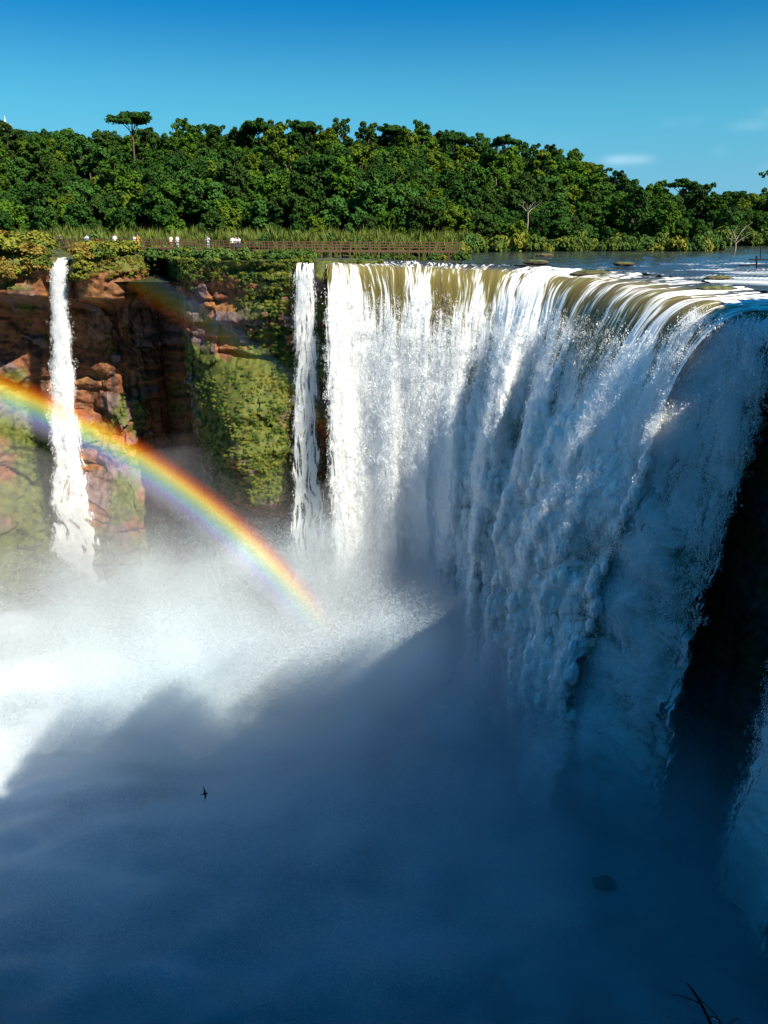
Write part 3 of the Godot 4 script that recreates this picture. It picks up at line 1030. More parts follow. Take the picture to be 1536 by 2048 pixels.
func ray_to(px: float, py: float, z: float) -> Vector3:
	var d := Vector3((px - 768.0) / 1500.0, -(py - 1024.0) / 1500.0, -1.0).rotated(Vector3.RIGHT, -deg_to_rad(PITCH))
	return d * (z / d.z)

func bare_tree(top: Vector3, label: String) -> void:
	var st := tool()
	var h := 9.0
	var o := base("bare_tree", top - Vector3(0, h, 0))
	var b := [Vector3(0, -2, 0), Vector3(0.2, h * 0.35, 0), Vector3(-0.1, h * 0.6, 0.2)]
	tube_into(st, b, [0.30, 0.24, 0.18], 6)
	obj("trunk", done(st), M.bark_pale, o)
	for k in 6:
		var a := TAU * k / 6.0 + rng.randf()
		var y0 := h * rng.randf_range(0.4, 0.6)
		var st2 := tool()
		var d := Vector3(cos(a), rng.randf_range(0.7, 1.4), sin(a)) * rng.randf_range(1.6, 2.6)
		var p0 := Vector3(0.05, y0, 0.05)
		tube_into(st2, [p0, p0 + d * 0.5 + Vector3(0, 0.2, 0), p0 + d], [0.13, 0.09, 0.04], 5)
		tube_into(st2, [p0 + d * 0.6, p0 + d * 0.8 + Vector3(0.5, 0.5, 0.3), p0 + d + Vector3(1.1, 0.7, 0.4)], [0.07, 0.05, 0.03], 4)
		obj("branch", done(st2), M.bark_pale, o)
	o.scale = Vector3.ONE * 0.72
	o.position.y += 2.0
	tag(o, label, "bare tree", "")

func make_shrub(kind: int) -> Array:
	var blobs := []
	var nb := 9
	var st := tool()
	for k in nb:
		var a := TAU * k * 0.381966
		var f := float(k) / nb
		var rr := 0.75 * sqrt(f)
		var y := 0.85 - 0.55 * f + rng.randf_range(-0.12, 0.12)
		if kind == 1: y = 0.35 - 0.9 * f
		var s := rng.randf_range(0.32, 0.52)
		var ctr := Vector3(cos(a) * rr, y, sin(a) * rr)
		blobs.append([ctr, Vector3(s, s * 0.8, s), rng.randf_range(0.8, 1.25)])
		tube_into(st, [Vector3(0, -0.3, 0), ctr * 0.5, ctr], [0.05, 0.035, 0.015], 4)
	return [done(st), leaves(blobs, 620, 0.17, 0.5 if kind == 1 else 0.0)]

func put_shrub(pr: Array, at: Vector3, s: Vector3, green: Material, label: String, group := "") -> Node3D:
	var o := base("shrub", at, rng.randf() * TAU)
	o.scale = s
	obj("stem", pr[0], M.bark, o)
	obj("foliage", pr[1], green, o)
	return tag(o, label, "shrub", group)

func reed_tuft() -> ArrayMesh:
	var p := PackedVector3Array()
	var n := PackedVector3Array()
	var c := PackedColorArray()
	for k in 26:
		var a := rng.randf() * TAU
		var lean := rng.randf_range(0.05, 0.4)
		var h := rng.randf_range(0.8, 1.9)
		var r0 := Vector3(cos(a), 0, sin(a)) * rng.randf() * 0.35
		var d := Vector3(cos(a) * lean, 1, sin(a) * lean)
		var x := Vector3(-sin(a), 0, cos(a)) * 0.06
		var m := r0 + d * h * 0.55
		var t := r0 + d * h + Vector3(cos(a), -0.2, sin(a)) * lean * h * 0.5
		var v := rng.randf_range(0.7, 1.25)
		for tri in [[r0 - x, r0 + x, m + x], [r0 - x, m + x, m - x], [m - x, m + x, t]]:
			var g: Vector3 = (tri[2] - tri[0]).cross(tri[1] - tri[0]).normalized()
			for w in tri:
				p.append(w)
				n.append(g)
				c.append(Color(v * 1.05, v, v * 0.8))
	return arrays(p, n, c, PackedInt32Array())

func scatter(called: String, label: String, mesh: Mesh, m: Material, places: Array, parent: Node = null) -> void:
	var mm := MultiMesh.new()
	mm.transform_format = MultiMesh.TRANSFORM_3D
	mm.mesh = mesh
	mm.instance_count = places.size()
	for k in places.size(): mm.set_instance_transform(k, places[k])
	var o := MultiMeshInstance3D.new()
	o.multimesh = mm
	o.material_override = m
	o.name = numbered(called) if parent == null else called
	tag(o, label, "", "", "stuff")
	(self if parent == null else parent).add_child(o, true)

func undergrowth() -> void:
	var shr := [make_shrub(0), make_shrub(0), make_shrub(0)]
	var hang := [make_shrub(1), make_shrub(1)]
	# reeds between the boardwalk and the trees
	var tufts := []
	for k in 5200:
		var x := rng.randf_range(-95.0, 16.0)
		var z := shore(x) - 1.0 - 27.0 * rng.randf()
		var y := hill(x, z)
		var s := rng.randf_range(0.7, 1.5) * (0.85 + 0.9 * cl_moss.get_noise_2d(x * 1.2, z * 2.0))
		tufts.append(Transform3D(Basis(UP, rng.randf() * 6.0).scaled(Vector3(s, s * rng.randf_range(0.8, 1.3), s)), Vector3(x, y - 0.1, z)))
	scatter("reeds", "tall green reeds covering the flat land behind the boardwalk", reed_tuft(), M.reed, tufts)
	# bushes standing in the reeds and along the far bank
	for k in 64:
		var x := rng.randf_range(-90.0, 14.0)
		var z := shore(x) - rng.randf_range(2.0, 27.0)
		var s := rng.randf_range(0.9, 2.0)
		put_shrub(shr[k % 3], Vector3(x, hill(x, z) - 0.1, z), Vector3(s, s * rng.randf_range(0.8, 1.3), s), M.shrub[[0, 2, 4, 2][k % 4]], size_word(s, 1.2, 1.65) + [" pale green", " mid green", " bright green", " mid green"][k % 4] + " bush among the reeds " + where_word(x, z), "bushes in the reeds")
	for k in 96:
		var x := 11.0 + 52.0 * k / 95.0 + rng.randf_range(-0.4, 0.4)
		var z := shore(x) - rng.randf_range(0.5, 5.0)
		var s := rng.randf_range(1.0, 2.2)
		put_shrub(shr[k % 3], Vector3(x, -4.7, z), Vector3(s, s * rng.randf_range(0.9, 1.6), s), M.shrub[[0, 2, 1, 0, 2][k % 5]], size_word(s, 1.4, 1.85) + [" pale green", " mid green", " olive", " pale green", " mid green"][k % 5] + " far bank bush " + where_word(x, z), "bushes along the far bank")
	for k in 26:
		var x := 62.0 + 30.0 * k / 25.0
		var s := rng.randf_range(1.6, 2.8)
		put_shrub(shr[k % 3], Vector3(x, -4.6, shore(x) - 1.0 - rng.randf() * 3.0), Vector3(s, s * 1.3, s), M.shrub[[0, 2][k % 2]], size_word(s, 2.0, 2.45) + [" pale", " mid green"][k % 2] + " bush on the farthest bank at the right edge", "bushes along the farthest bank")
	# islets at the foot of the boardwalk
	for e in [[708, 512, -108.5, 0.75], [730, 512, -108.5, 0.95], [750, 514, -108.5, 0.8], [772, 515, -108, 0.9], [795, 514, -108, 0.85], [822, 514, -108, 0.8], [846, 515, -108, 0.6], [868, 513, -108.5, 1.0], [884, 513, -108.5, 0.9], [922, 510, -109, 1.2], [930, 513, -109, 1.0]]:
		var q := ray_to(e[0], e[1], e[2])
		put_shrub(shr[int(e[0]) % 3], Vector3(q.x, -4.75, q.z), Vector3.ONE * e[3], M.shrub[[0, 2, 1][int(e[0]) % 3]], size_word(e[3], 0.8, 0.95) + [" pale green", " mid green", " olive"][int(e[0]) % 3] + " bush under the boardwalk's outer end " + ("on the left of the islet" if e[0] < 770 else ("on the right of the islet" if e[0] < 900 else "at the very tip")), "bushes under the boardwalk")
	# the top of the cliff
	var cnt := 0
	for k in 150:
		var x := rng.randf_range(-80.0, -9.5)
		var s := 0.0
		var best := 1e9
		for i in 200:
			var q := spline(CLIFF_PATH, i / 199.0)
			if absf(q.x - x) < best:
				best = absf(q.x - x)
				s = i / 199.0
		var e := spline(CLIFF_PATH, s)
		if absf(e.x + 43.8) < 1.9: continue
		var back := rng.randf_range(-3.0, 7.0) if e.x < -35.0 else rng.randf_range(0.9, 6.0)
		var sc := rng.randf_range(0.9, 1.7) * (1.25 if e.x < -47.0 else (1.0 if e.x < -36.0 else 0.8))
		var g: int = [1, 3, 0, 1][k % 4] if e.x < -34.0 else [0, 2, 4, 2, 1][k % 5]
		var zz := e.z - back
		var yy := rim_y(e.x) - (0.6 if back < 0.0 else 0.1) + (0.4 if e.x < -36.0 else 0.0)
		var tone: String = ["pale", "olive", "mid green", "ochre", "bright green"][g]
		var spot: String = "left of the slender waterfall" if e.x < -46.0 else ("right of the slender waterfall" if e.x < -34.0 else ("on the cliff edge beside the dark recess" if e.x < -26.0 else ("on the cliff edge below the boardwalk" if e.x < -17.0 else "on the cliff edge next to the thin veil fall")))
		var lb: String = size_word(sc, 1.15, 1.6) + " " + tone + " bush " + spot + (", at the rim" if back < 1.0 else ", set back")
		put_shrub(shr[k % 3], Vector3(e.x, yy, zz), Vector3(sc * 1.25, sc, sc * 1.2), M.shrub[g], lb, "bushes on the cliff top")
	for k in 22:
		var sc := rng.randf_range(0.8, 1.5)
		var q := Vector3(rng.randf_range(-37.0, -27.5), 0, rng.randf_range(-124.0, -113.0))
		put_shrub(shr[k % 3], Vector3(q.x, rim_y(q.x) - 0.6, q.z), Vector3(sc * 1.3, sc, sc * 1.2), M.shrub[[0, 2, 4][k % 3]], size_word(sc, 1.0, 1.3) + [" pale green", " mid green", " bright green"][k % 3] + " bush at the head of the dark recess " + ("in front" if q.z > -118.0 else "at the back"), "bushes on the cliff top")
	for k in 34:
		var x := rng.randf_range(-62.0, -36.5)
		if absf(x + 43.8) < 2.4: continue
		var q := spline(CLIFF_PATH, 0.0)
		for i in 300:
			q = spline(CLIFF_PATH, i / 299.0)
			if q.x > x: break
		var sc := rng.randf_range(1.1, 2.0)
		var d := rng.randf_range(0.6, 3.2)
		put_shrub(hang[k % 2], Vector3(q.x, rim_y(q.x) - d + 0.4, q.z + 3.2), Vector3(sc * 1.2, sc, sc), M.shrub[[1, 3, 0][k % 3]], size_word(sc, 1.35, 1.7) + [" olive", " ochre", " pale green"][k % 3] + " bush hanging " + ("left" if q.x < -45.0 else "right") + " of the slender waterfall" + (", low down" if d > 2.0 else ", high up"), "bushes hanging on the outcrops")
	# hanging plants on the face, growth on the green bulge
	var tuft := leaves([[Vector3(0, 0, 0), Vector3(0.55, 0.4, 0.5), 1.0]], 620, 0.13, 0.7)
	var moss := [[], [], []]
	for e in cliff_pts:
		var x: float = e[2]
		var d: float = e[3]
		var pr := 0.0
		var apron := exp(-pow((x + 18.5) / 7.5, 2.0)) * sm(12.5, 17.0, d) * sm(37.0, 30.0, d)
		pr = 0.5 * apron if x > -30.0 else 0.0
		var nzv := cl_moss.get_noise_3d(x, d * 0.7, e[0].z)
		if d < 2.6 and x < -9.0: pr = maxf(pr, 0.5)
		if x > -29.0 and x < -12.0 and d < 6.0: pr = maxf(pr, 0.4 * sm(0.05, 0.3, nzv))
		if x < -48.0 and d > 8.0: pr = maxf(pr, 0.32 * sm(0.0, 0.25, nzv))
		if x > -44.0 and x < -36.0 and d > 10.0: pr = maxf(pr, 0.30 * sm(0.05, 0.3, nzv))
		if x > -14.5 and x < -11.0 and d < 22.0: pr = maxf(pr, 0.4)
		if x > -30.0: pr = maxf(pr, 0.14 * sm(0.15, 0.4, nzv))
		if absf(x + 43.8) < 2.2: pr = 0.0
		if rng.randf() < pr * 0.75:
			var s := rng.randf_range(0.32, 0.75) * (1.0 if d > 4.5 else 1.3)
			var g := 0 if rng.randf() < 0.5 else 1
			if x < -34.0 and d < 7.0: g = 2 if rng.randf() < 0.6 else 1
			moss[g].append(Transform3D(Basis.from_euler(Vector3(rng.randfn(0, 0.3), rng.randf() * 6.0, rng.randfn(0, 0.3))).scaled(Vector3(s, s * 0.9, s)), e[0] + e[1] * 0.1))
	for g in 3: scatter("cliff_growth", ["green leafy growth hanging on the cliff", "olive growth spread over the cliff bulge", "rusty ochre growth on the overhanging outcrops"][g], tuft, [M.shrub[4], M.moss, M.shrub[3]][g], moss[g])
	print("growth ", moss[0].size(), " ", moss[1].size(), " ", moss[2].size())
	var cl := get_node("cliff")
	var made := 0
	for tries in 6000:
		if made >= 46: break
		var e: Array = cliff_pts[rng.randi() % cliff_pts.size()]
		var x: float = e[2]
		var d: float = e[3]
		if d < 3.0 or d > 44.0 or x < -66.0 or x > -11.5 or absf(x + 43.8) < 2.5 or (x > -34.5 and x < -29.0): continue
		if x > -27.0 and d > 11.0 and d < 34.0: continue
		if made % 2 == 0 and x < -28.0: continue
		made += 1
		var st := tool()
		var hs := Vector3(rng.randf_range(0.35, 1.0), rng.randf_range(0.25, 0.7), rng.randf_range(0.4, 0.7))
		box_into(st, Vector3.ZERO, hs, Basis.from_euler(Vector3(rng.randfn(0, 0.12), rng.randfn(0, 0.25), rng.randfn(0, 0.08))), 0.12)
		var bl := obj("rock_block", done(st), [M.block, M.block2, M.block3][rng.randi() % 3], cl)
		bl.position = e[0] + e[1] * (0.05 - hs.z * 0.7)
	# near bank: trees that stand beside and behind the viewer
	var near := [make_tree(0), make_tree(4), make_tree(2)]
	for e in NEAR_TREES:
		put_tree(near[e[3]], Vector3(e[0], e[1], e[2]), e[4], e[0], M.green[1], M.bark)
		tag(get_child(get_child_count() - 1), "tree on the near bank whose branch tip reaches in at the right edge" if e[5] else "tree standing on the near bank outside the view", "tree", "trees on the near bank")
	for e in [[39.0, -48.5, "first"], [40.5, -46.5, "second"], [42.0, -44.0, "third"], [37.8, -51.0, "fourth"]]: put_shrub(shr[1], Vector3(e[0], -7.0, e[1]), Vector3(2.4, 3.4, 2.4), M.shrub[2], e[2] + " dense bush on the near bank beyond the right edge", "bushes on the near bank")
	put_shrub(shr[0], Vector3(34.3, -6.3, -62.0), Vector3(1.5, 1.3, 1.5), M.shrub[2], "dark bush at the lip of the falls by the right edge", "")

const NEAR_TREES := [[40.5, -6.5, -51.5, 0, 1.25, false], [44.5, -6.0, -48.0, 1, 1.4, false], [42.5, -5.0, -45.5, 1, 1.5, false], [37.0, -7.0, -53.0, 1, 0.8, false], [31.0, 22.0, -4.0, 1, 1.4, false], [25.0, 21.0, 3.0, 1, 1.4, false], [35.0, 23.0, 0.0, 1, 1.4, false], [29.5, 21.0, -9.0, 1, 1.3, false], [38.8, -7.0, -55.0, 0, 1.1, false], [38.5, -6.5, -49.0, 1, 0.9, false], [41.0, -3.5, -38.0, 0, 0.9, false], [43.0, 3.0, -30.0, 1, 1.0, false], [38.0, 2.0, -33.5, 0, 0.8, false], [40.0, 10.0, -22.0, 0, 1.0, false], [36.0, 9.0, -25.5, 1, 1.0, false], [37.0, 20.0, -14.0, 1, 1.2, false], [33.0, 15.0, -17.0, 0, 1.0, false], [34.0, 23.0, -7.0, 0, 1.2, false], [28.0, 22.0, -2.0, 1, 1.2, false], [30.0, 24.0, 5.0, 0, 1.3, false], [22.0, 21.0, 8.0, 1, 1.2, false], [17.0, 20.0, 14.0, 0, 1.2, false], [26.0, 24.0, 14.0, 0, 1.3, false]]

func size_word(s: float, a: float, b: float) -> String:
	return "small" if s < a else ("medium" if s < b else "large")

func where_word(x: float, z: float) -> String:
	var fx := 768.0 + 1500.0 * x / (-z * 0.934 + 2.0)
	for e in [[110, "by the left edge"], [230, "behind the slender waterfall"], [340, "left of the pair of visitors"], [450, "near the pair of visitors"], [560, "near the close group of three"], [680, "over the thin veil fall"], [920, "beside the boardwalk's end"], [1060, "beyond the middle of the horseshoe"], [1200, "beyond the first rapids"], [1340, "beyond the mossy rocks"], [1450, "below the leaning pale trunk"]]:
		if fx < e[0]: return e[1]
	return "near the right edge"

# ------------------------------------------------------------------ boardwalk
const WALK := [Vector3(-49.0, -3.0, -121.0), Vector3(-34.0, -3.05, -117.0), Vector3(-18.0, -3.25, -112.6), Vector3(-4.0, -3.3, -111.5), Vector3(10.5, -3.35, -111.0)]
func walk_at(t: float) -> Vector3:
	return spline(WALK, t)

func boardwalk() -> void:
	var foot := Vector3(-18, -5, -112)
	var o := base("boardwalk", foot)
	tag(o, "long brown timber boardwalk with railings leading out over the river", "boardwalk")
	var n := 42
	var half := 0.95
	var st := tool()
	for k in 330:
		var t := (k + 0.5) / 330.0
		var a := walk_at(t)
		var dir := (walk_at(t + 0.004) - walk_at(t - 0.004)).normalized()
		var bs := Basis.looking_at(-dir, UP)
		box_into(st, a - foot + Vector3(0, -0.025 + rng.randf_range(-0.006, 0.006), 0), Vector3(half, 0.025, 0.085), bs, 0.006)
	var dk := obj("deck_planks", done(st), M.wood, o)
	dk.set_meta("kind", "stuff")
	for side in [-1.0, 1.0]:
		var off := func(t: float) -> Vector3:
			var dir := (walk_at(t + 0.004) - walk_at(t - 0.004)).normalized()
			return walk_at(t) + Vector3(-dir.z, 0, dir.x).normalized() * half * side - foot
		var beam := []
		var line := []
		for k in 61: line.append((off as Callable).call(k / 60.0))
		for r in [[-0.14, 0.05, 0.10, "side_beam"], [0.38, 0.028, 0.05, "rail"], [0.72, 0.028, 0.05, "rail"], [1.07, 0.06, 0.035, "handrail"]]:
			var s2 := tool()
			for k in 60:
				var a: Vector3 = line[k]
				var b: Vector3 = line[k + 1]
				box_into(s2, (a + b) * 0.5 + Vector3(0, r[0], 0), Vector3(r[1], r[2], a.distance_to(b) * 0.5), Basis.looking_at(b - a, UP), 0.0)
			obj(r[3], done(s2), M.wood, o)
		for k in n + 1:
			var t := float(k) / n
			var q: Vector3 = (off as Callable).call(t)
			var s3 := tool()
			box_into(s3, q + Vector3(0, 0.42, 0), Vector3(0.055, 0.70, 0.055), Basis(UP, rng.randf_range(-0.05, 0.05)), 0.01)
			obj("post", done(s3), M.wood, o)
			if t > 0.25:
				var s4 := tool()
				var low := -1.9
				box_into(s4, q + Vector3(-side * 0.05, (low - 0.25) * 0.5, 0), Vector3(0.085, (-0.25 - low) * 0.5, 0.085), Basis(Vector3.BACK, rng.randf_range(-0.02, 0.02)), 0.012)
				obj("pile", done(s4), M.wood, o)
	# closed end
	var e := walk_at(1.0) - foot
	for y in [0.38, 0.72, 1.07]:
		var s5 := tool()
		box_into(s5, e + Vector3(0, y, 0), Vector3(0.03, 0.05, half), Basis.IDENTITY, 0.0)
		obj("end_rail", done(s5), M.wood, o)
	# cross beams
	for k in 22:
		var t := 0.3 + 0.7 * k / 21.0
		var s6 := tool()
		box_into(s6, walk_at(t) - foot + Vector3(0, -0.32, 0), Vector3(0.07, 0.08, half + 0.15), Basis.IDENTITY, 0.01)
		obj("cross_beam", done(s6), M.wood, o)

# ------------------------------------------------------------------ people
func capsule(p: Vector3, a: Vector3, b: Vector3, ra: float, rb: float) -> float:
	var ab := b - a
	var t := clampf((p - a).dot(ab) / maxf(ab.length_squared(), 1e-6), 0.0, 1.0)
	return p.distance_to(a + ab * t) - lerpf(ra, rb, t)

func field(p: Vector3, bones: Array, k: float) -> float:
	var d := 9.0
	for b in bones:
		var e := capsule(p, b[0], b[1], b[2], b[3])
		var h := maxf(k - absf(d - e), 0.0) / k
		d = minf(d, e) - h * h * k * 0.25
	return d

# surface nets over the bones; cut = [axis y low, y high] keeps only that band
func skin(bones: Array, cell: float, k: float, grow := 0.0) -> ArrayMesh:
	var lo := Vector3(9, 9, 9)
	var hi := -lo
	for b in bones:
		for e in 2:
			var r := Vector3.ONE * (float(b[2 + e]) + grow + cell * 2.0)
			lo = lo.min(b[e] - r)
			hi = hi.max(b[e] + r)
	var nx := int((hi.x - lo.x) / cell) + 2
	var ny := int((hi.y - lo.y) / cell) + 2
	var nz := int((hi.z - lo.z) / cell) + 2
	var v := PackedFloat32Array()
	v.resize(nx * ny * nz)
	for z in nz:
		for y in ny:
			for x in nx: v[(z * ny + y) * nx + x] = field(lo + Vector3(x, y, z) * cell, bones, k) - grow
	var id := {}
	var pts := PackedVector3Array()
	var offs := [0, 1, nx, nx + 1, nx * ny, nx * ny + 1, nx * ny + nx, nx * ny + nx + 1]
	var pos := [Vector3(0, 0, 0), Vector3(1, 0, 0), Vector3(0, 1, 0), Vector3(1, 1, 0), Vector3(0, 0, 1), Vector3(1, 0, 1), Vector3(0, 1, 1), Vector3(1, 1, 1)]
	var edges := [[0, 1], [2, 3], [4, 5], [6, 7], [0, 2], [1, 3], [4, 6], [5, 7], [0, 4], [1, 5], [2, 6], [3, 7]]
	for z in nz - 1:
		for y in ny - 1:
			for x in nx - 1:
				var i := (z * ny + y) * nx + x
				var m := 0
				for c in 8:
					if v[i + offs[c]] < 0.0: m += 1
				if m == 0 or m == 8: continue
				var s := Vector3.ZERO
				var cn := 0
				for e in edges:
					var a := v[i + offs[e[0]]]
					var b := v[i + offs[e[1]]]
					if (a < 0.0) == (b < 0.0): continue
					s += pos[e[0]].lerp(pos[e[1]], a / (a - b))
					cn += 1
				id[i] = pts.size()
				pts.append(lo + (Vector3(x, y, z) + s / cn) * cell)
	var ix := PackedInt32Array()
	var st := [1, nx, nx * ny]
	for z in range(1, nz - 1):
		for y in range(1, ny - 1):
			for x in range(1, nx - 1):
				var i := (z * ny + y) * nx + x
				for ax in 3:
					var inside := v[i] < 0.0
					if inside == (v[i + st[ax]] < 0.0): continue
					var u: int = st[(ax + 1) % 3]
					var w: int = st[(ax + 2) % 3]
					var q := [id[i - u - w], id[i - w], id[i], id[i - u]]
					if inside: ix.append_array([q[0], q[2], q[1], q[0], q[3], q[2]])
					else: ix.append_array([q[0], q[1], q[2], q[0], q[2], q[3]])
	var n := PackedVector3Array()
	n.resize(pts.size())
	for t in range(0, ix.size(), 3):
		var g := (pts[ix[t + 2]] - pts[ix[t]]).cross(pts[ix[t + 1]] - pts[ix[t]])
		for c in 3: n[ix[t + c]] += g
	for t in n.size(): n[t] = n[t].normalized()
	return arrays(pts, n, PackedColorArray(), ix)

# pose: 0 standing, 1 leaning on the rail, 2 pointing a camera; returns bones by region
func figure(pose: int, h: float, woman: bool) -> Dictionary:
	var s := h / 1.75
	var sw := (0.17 if woman else 0.195)
	var lean := 0.10 if pose == 1 else 0.0
	var b := {"torso": [], "arms": [], "legs": [], "head": [], "hands": [], "feet": []}
	var hip := Vector3(0, 0.93, 0)
	var chest := Vector3(0, 1.28, lean * 0.8)
	var neck := Vector3(0, 1.47, lean * 1.1)
	b.torso = [[hip + Vector3(-0.06, 0, 0), hip + Vector3(0.06, 0, 0), 0.125, 0.125], [hip, Vector3(0, 1.1, lean * 0.4), 0.125, 0.12], [Vector3(0, 1.1, lean * 0.4), chest, 0.12, 0.135], [chest + Vector3(-sw * 0.7, 0.08, 0), chest + Vector3(sw * 0.7, 0.08, 0), 0.08, 0.08], [chest + Vector3(0, 0.1, 0), neck, 0.085, 0.055]]
	for sd in [-1.0, 1.0]:
		var sh := chest + Vector3(sd * sw, 0.10, 0)
		var el := sh + Vector3(sd * 0.06, -0.29, 0.02)
		var wr := el + Vector3(sd * -0.01, -0.25, 0.07)
		if pose == 1:
			el = sh + Vector3(sd * 0.08, -0.22, 0.16)
			wr = el + Vector3(-sd * 0.10, -0.03, 0.23)
		if pose == 2:
			el = sh + Vector3(sd * 0.10, -0.20, 0.14)
			wr = Vector3(sd * 0.05, 1.57, 0.24)
		b.arms.append([sh, el, 0.052, 0.043])
		b.arms.append([el, wr, 0.041, 0.029])
		var hd := (wr - el).normalized()
		b.hands.append([wr, wr + hd * 0.06, 0.030, 0.036])
		for f in 4:
			var o := Vector3(sd * (f - 1.5) * 0.019, 0, 0)
			var k0 := wr + hd * 0.085 + o
			b.hands.append([k0, k0 + hd * [0.055, 0.07, 0.065, 0.05][f] + Vector3(-sd * 0.01, -0.01, 0.012), 0.0095, 0.008])
		b.hands.append([wr + hd * 0.03, wr + hd * 0.085 + Vector3(-sd * 0.045, 0, 0.02), 0.011, 0.009])
		var st: float = sd * (0.09 if not woman else 0.085)
		var kn := Vector3(st * 1.05, 0.50, 0.015)
		var an := Vector3(st * 1.15, 0.09, -0.02 + (0.06 * sd if pose == 0 else 0.0))
		b.legs.append([Vector3(st, 0.90, 0), kn, 0.088, 0.058])
		b.legs.append([kn, an, 0.056, 0.036])
		b.feet.append([an + Vector3(0, -0.045, -0.03), an + Vector3(sd * 0.02, -0.055, 0.15), 0.042, 0.034])
	var hc := neck + Vector3(0, 0.15, 0.02)
	b.head = [[neck, hc + Vector3(0, -0.04, 0), 0.052, 0.05], [hc + Vector3(0, 0.03, -0.015), hc + Vector3(0, -0.02, 0.01), 0.098, 0.085], [hc + Vector3(0, -0.085, 0.045), hc + Vector3(0, -0.05, 0.03), 0.045, 0.06], [hc + Vector3(0, 0.0, 0.085), hc + Vector3(0, -0.03, 0.105), 0.012, 0.018], [hc + Vector3(-0.085, -0.02, 0), hc + Vector3(-0.092, 0.015, -0.01), 0.016, 0.02], [hc + Vector3(0.085, -0.02, 0), hc + Vector3(0.092, 0.015, -0.01), 0.016, 0.02]]
	b.hc = hc
	for key in ["torso", "arms", "legs", "head", "hands", "feet"]:
		for e in b[key]:
			e[0] *= s
			e[1] *= s
			e[2] *= s
			e[3] *= s
	b.hc *= s
	b.s = s
	return b

func person(at: Vector3, turn: float, h: float, woman: bool, pose: int, shirt: Color, low: Color, hair: Color, skirt: bool, label: String) -> void:
	var b := figure(pose, h, woman)
	var s: float = b.s
	var o := base("person", at, turn)
	var sk := mat(Color(0.42, 0.24, 0.16), 0.55, 0.3)
	var all: Array = b.torso + b.arms + b.legs + b.head + b.hands + b.feet
	obj("body", skin(all, 0.022, 0.05), sk, o)
	var top_b: Array = b.torso.duplicate()
	for e in [b.arms[0], b.arms[2]]: top_b.append(e)
	var sm_ := mat(shirt, 0.85, 0.1)
	obj("shirt", skin(top_b.slice(1, 4) + [top_b[0]] + top_b.slice(5), 0.026, 0.06, 0.016), sm_, o)
	var lm := mat(low, 0.85, 0.1)
	if skirt:
		obj("skirt", skin([[Vector3(0, 0.98, 0) * s, Vector3(0, 0.45, 0) * s, 0.13 * s, 0.21 * s], [b.torso[0][0], b.torso[0][1], 0.13, 0.13]], 0.028, 0.05, 0.01), lm, o)
	else:
		obj("trousers", skin(b.legs + [b.torso[0]], 0.026, 0.05, 0.016), lm, o)
	var hc: Vector3 = b.hc
	var hb := [[hc + Vector3(0, 0.05, -0.03) * s, hc + Vector3(0, 0.02, -0.04) * s, 0.098 * s, 0.095 * s]]
	if woman: hb.append([hc + Vector3(0, 0, -0.07) * s, hc + Vector3(0, -0.2, -0.085) * s, 0.075 * s, 0.05 * s])
	obj("hair", skin(hb, 0.022, 0.05, 0.012), mat(hair, 0.7, 0.2), o)
	obj("shoes", skin(b.feet, 0.02, 0.03, 0.008), mat(Color(0.05, 0.05, 0.05), 0.6, 0.2), o)
	tag(o, label, "person", "visitors on the boardwalk")

func walk_px(px: float, back := 0.45) -> Vector3:
	# the place on the boardwalk where a visitor stands
	var best := 1e9
	var at := Vector3.ZERO
	var want := (px - 768.0) / 1500.0
	for k in 800:
		var q := walk_at(k / 799.0)
		var dep := -q.z * cos(deg_to_rad(PITCH)) - q.y * sin(deg_to_rad(PITCH))
		var e := absf(q.x / dep - want)
		if e < best:
			best = e
			at = q
	return at + Vector3(0, 0.0, back)

func people() -> void:
	var white := Color(0.75, 0.75, 0.74)
	var dark := Color(0.03, 0.03, 0.04)
	var jean := Color(0.05, 0.07, 0.13)
	var hb := Color(0.02, 0.014, 0.01)
	person(walk_px(112), 0.3, 1.7, false, 1, Color(0.06, 0.04, 0.05), dark, hb, false, "visitor in dark clothes at the far left end of the boardwalk")
	person(walk_px(179), 0.0, 1.72, false, 1, Color(0.42, 0.52, 0.66), Color(0.12, 0.15, 0.25), hb, false, "visitor in a pale blue shirt leaning on the rail, left of the others")
	person(walk_px(234), 0.2, 1.78, false, 0, white, dark, hb, false, "tall visitor in white shirt and dark trousers standing alone")
	person(walk_px(270, -0.1), -0.4, 1.66, true, 0, white, white, hb, true, "visitor in white beside the one in mustard yellow")
	person(walk_px(279), 0.3, 1.74, true, 2, Color(0.55, 0.26, 0.03), Color(0.50, 0.23, 0.03), hb, true, "visitor dressed all in mustard yellow")
	person(walk_px(345), 0.1, 1.68, true, 0, Color(0.78, 0.68, 0.66), Color(0.25, 0.14, 0.10), hb, false, "visitor in pale pink top, left one of the pair at the middle of the boardwalk")
	person(walk_px(357), -0.2, 1.72, false, 0, Color(0.72, 0.76, 0.74), Color(0.55, 0.58, 0.58), hb, false, "visitor in white top and pale trousers, right one of the pair at the middle")
	person(walk_px(418), 0.0, 1.74, false, 2, Color(0.50, 0.58, 0.68), Color(0.30, 0.34, 0.42), hb, false, "visitor in grey blue shirt standing alone near the middle of the boardwalk")
	person(walk_px(467), 0.3, 1.72, false, 0, white, dark, hb, false, "white shirted visitor, first of the close group of three")
	person(walk_px(473, -0.1), 0.0, 1.68, true, 1, Color(0.7, 0.7, 0.72), jean, hb, false, "white shirted visitor in the middle of the close group of three")
	person(walk_px(480), -0.3, 1.70, false, 1, white, jean, hb, false, "white shirted visitor, last of the close group of three")

